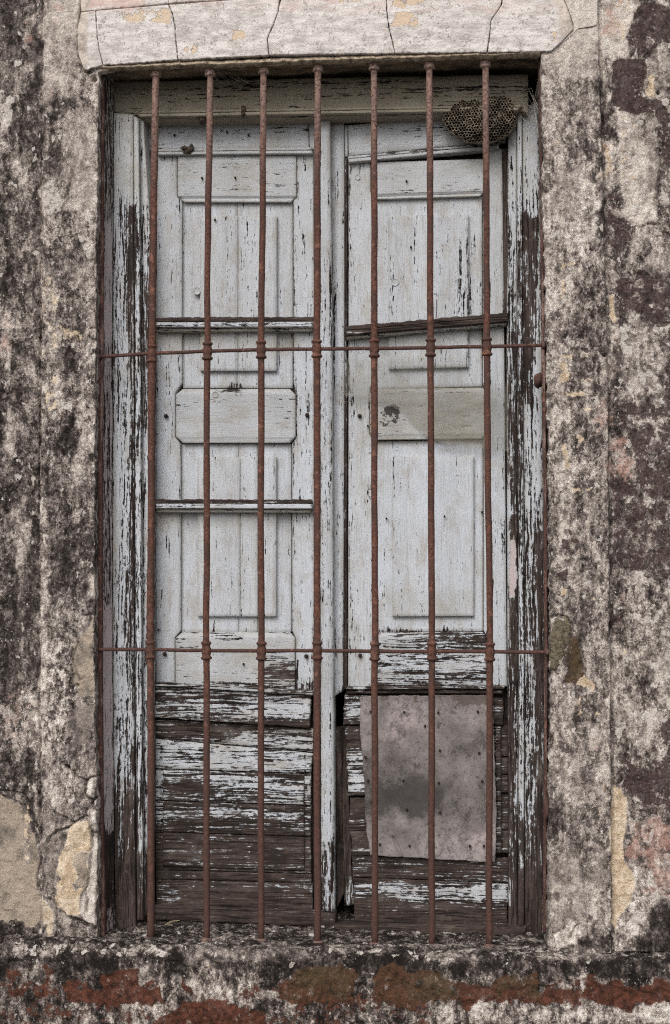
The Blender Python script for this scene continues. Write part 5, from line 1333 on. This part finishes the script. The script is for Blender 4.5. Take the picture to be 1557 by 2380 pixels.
web('dusty cobweb strung between the tops of the second and third bars', [[(492 + rg.uniform(-4, 6), 160 + rg.uniform(-8, 40), .03), (520 + rg.uniform(-10, 30), 165 + rg.uniform(-10, 30), .08), (560 + rg.uniform(-20, 45), 158 + rg.uniform(-6, 40), .06 + rg.uniform(-.03, .05))] for _ in range(16)])
web('faint cobweb across the dark upper corner beside the wasp comb', [[(1250, 180 + rg.uniform(0, 130), .05), (1235 + rg.uniform(-8, 8), 215 + rg.uniform(-20, 70), .09), (1205 + rg.uniform(-12, 12), 225 + rg.uniform(-20, 30), .12)] for _ in range(12)])
web('thin cobweb slung across the upper corner of the opening by the first bar', [[(243, 175 + rg.uniform(-10, 12), .03), (256, 168 + rg.uniform(-4, 6), .05), (285 + rg.uniform(-10, 14), 158 + rg.uniform(-3, 8), .05)] for _ in range(6)])
def straw(label, pts):
    o = tube('straw', [np.array(p) for p in pts], .0009, M_STRAW, None, 6); o['label'] = label; o['category'] = 'straw'
sz = lambda x, py, d: W(x, py, d) + np.array([0, 0, .006])
straw('long dry straw lying on the sill below the split boards', [sz(383, 2156, .118), sz(420, 2158, .115), sz(472, 2162, .112)])
straw('short bent straw lying across the long one on the sill', [sz(384, 2158, .116), sz(396, 2148, .122), sz(418, 2146, .124)])

# ---------------------------------------------------------------- what lies behind and before
room = []
def flat(name, pts, mat, kind='structure', parent=None):
    o = mesh_obj(name, np.array(pts, float), [tuple(range(len(pts)))], mat, parent); o['kind'] = kind; return o
flat('room_floor', [(-1.6, .24, .5), (1.6, .24, .5), (1.6, 2.6, .5), (-1.6, 2.6, .5)], M_DARK)
flat('room_ceiling', [(-1.6, .24, 3.0), (-1.6, 2.6, 3.0), (1.6, 2.6, 3.0), (1.6, .24, 3.0)], M_DARK)
flat('room_wall', [(-1.6, 2.6, .5), (1.6, 2.6, .5), (1.6, 2.6, 3.0), (-1.6, 2.6, 3.0)], M_DARK)
flat('room_wall', [(-1.6, .24, .5), (-1.6, 2.6, .5), (-1.6, 2.6, 3.0), (-1.6, .24, 3.0)], M_DARK)
flat('room_wall', [(1.6, 2.6, .5), (1.6, .24, .5), (1.6, .24, 3.0), (1.6, 2.6, 3.0)], M_DARK)
flat('room_wall', [(-1.6, .26, .5), (-.62, .26, .5), (-.62, .26, 3.0), (-1.6, .26, 3.0)], M_DARK)
flat('room_wall', [(.56, .26, .5), (1.6, .26, .5), (1.6, .26, 3.0), (.56, .26, 3.0)], M_DARK)
flat('room_wall', [(-.62, .26, .5), (.56, .26, .5), (.56, .26, .76), (-.62, .26, .76)], M_DARK)
flat('room_wall', [(-.62, .26, 2.64), (.56, .26, 2.64), (.56, .26, 3.0), (-.62, .26, 3.0)], M_DARK)
flat('pavement', [(-30, -2.0, 0), (30, -2.0, 0), (30, 1.0, 0), (-30, 1.0, 0)], M_PAVE)
flat('kerb', [(-30, -2.0, -.13), (30, -2.0, -.13), (30, -2.0, 0), (-30, -2.0, 0)], M_PAVE)
flat('road', [(-150, -300, -.13), (150, -300, -.13), (150, -2.0, -.13), (-150, -2.0, -.13)], M_ROAD)
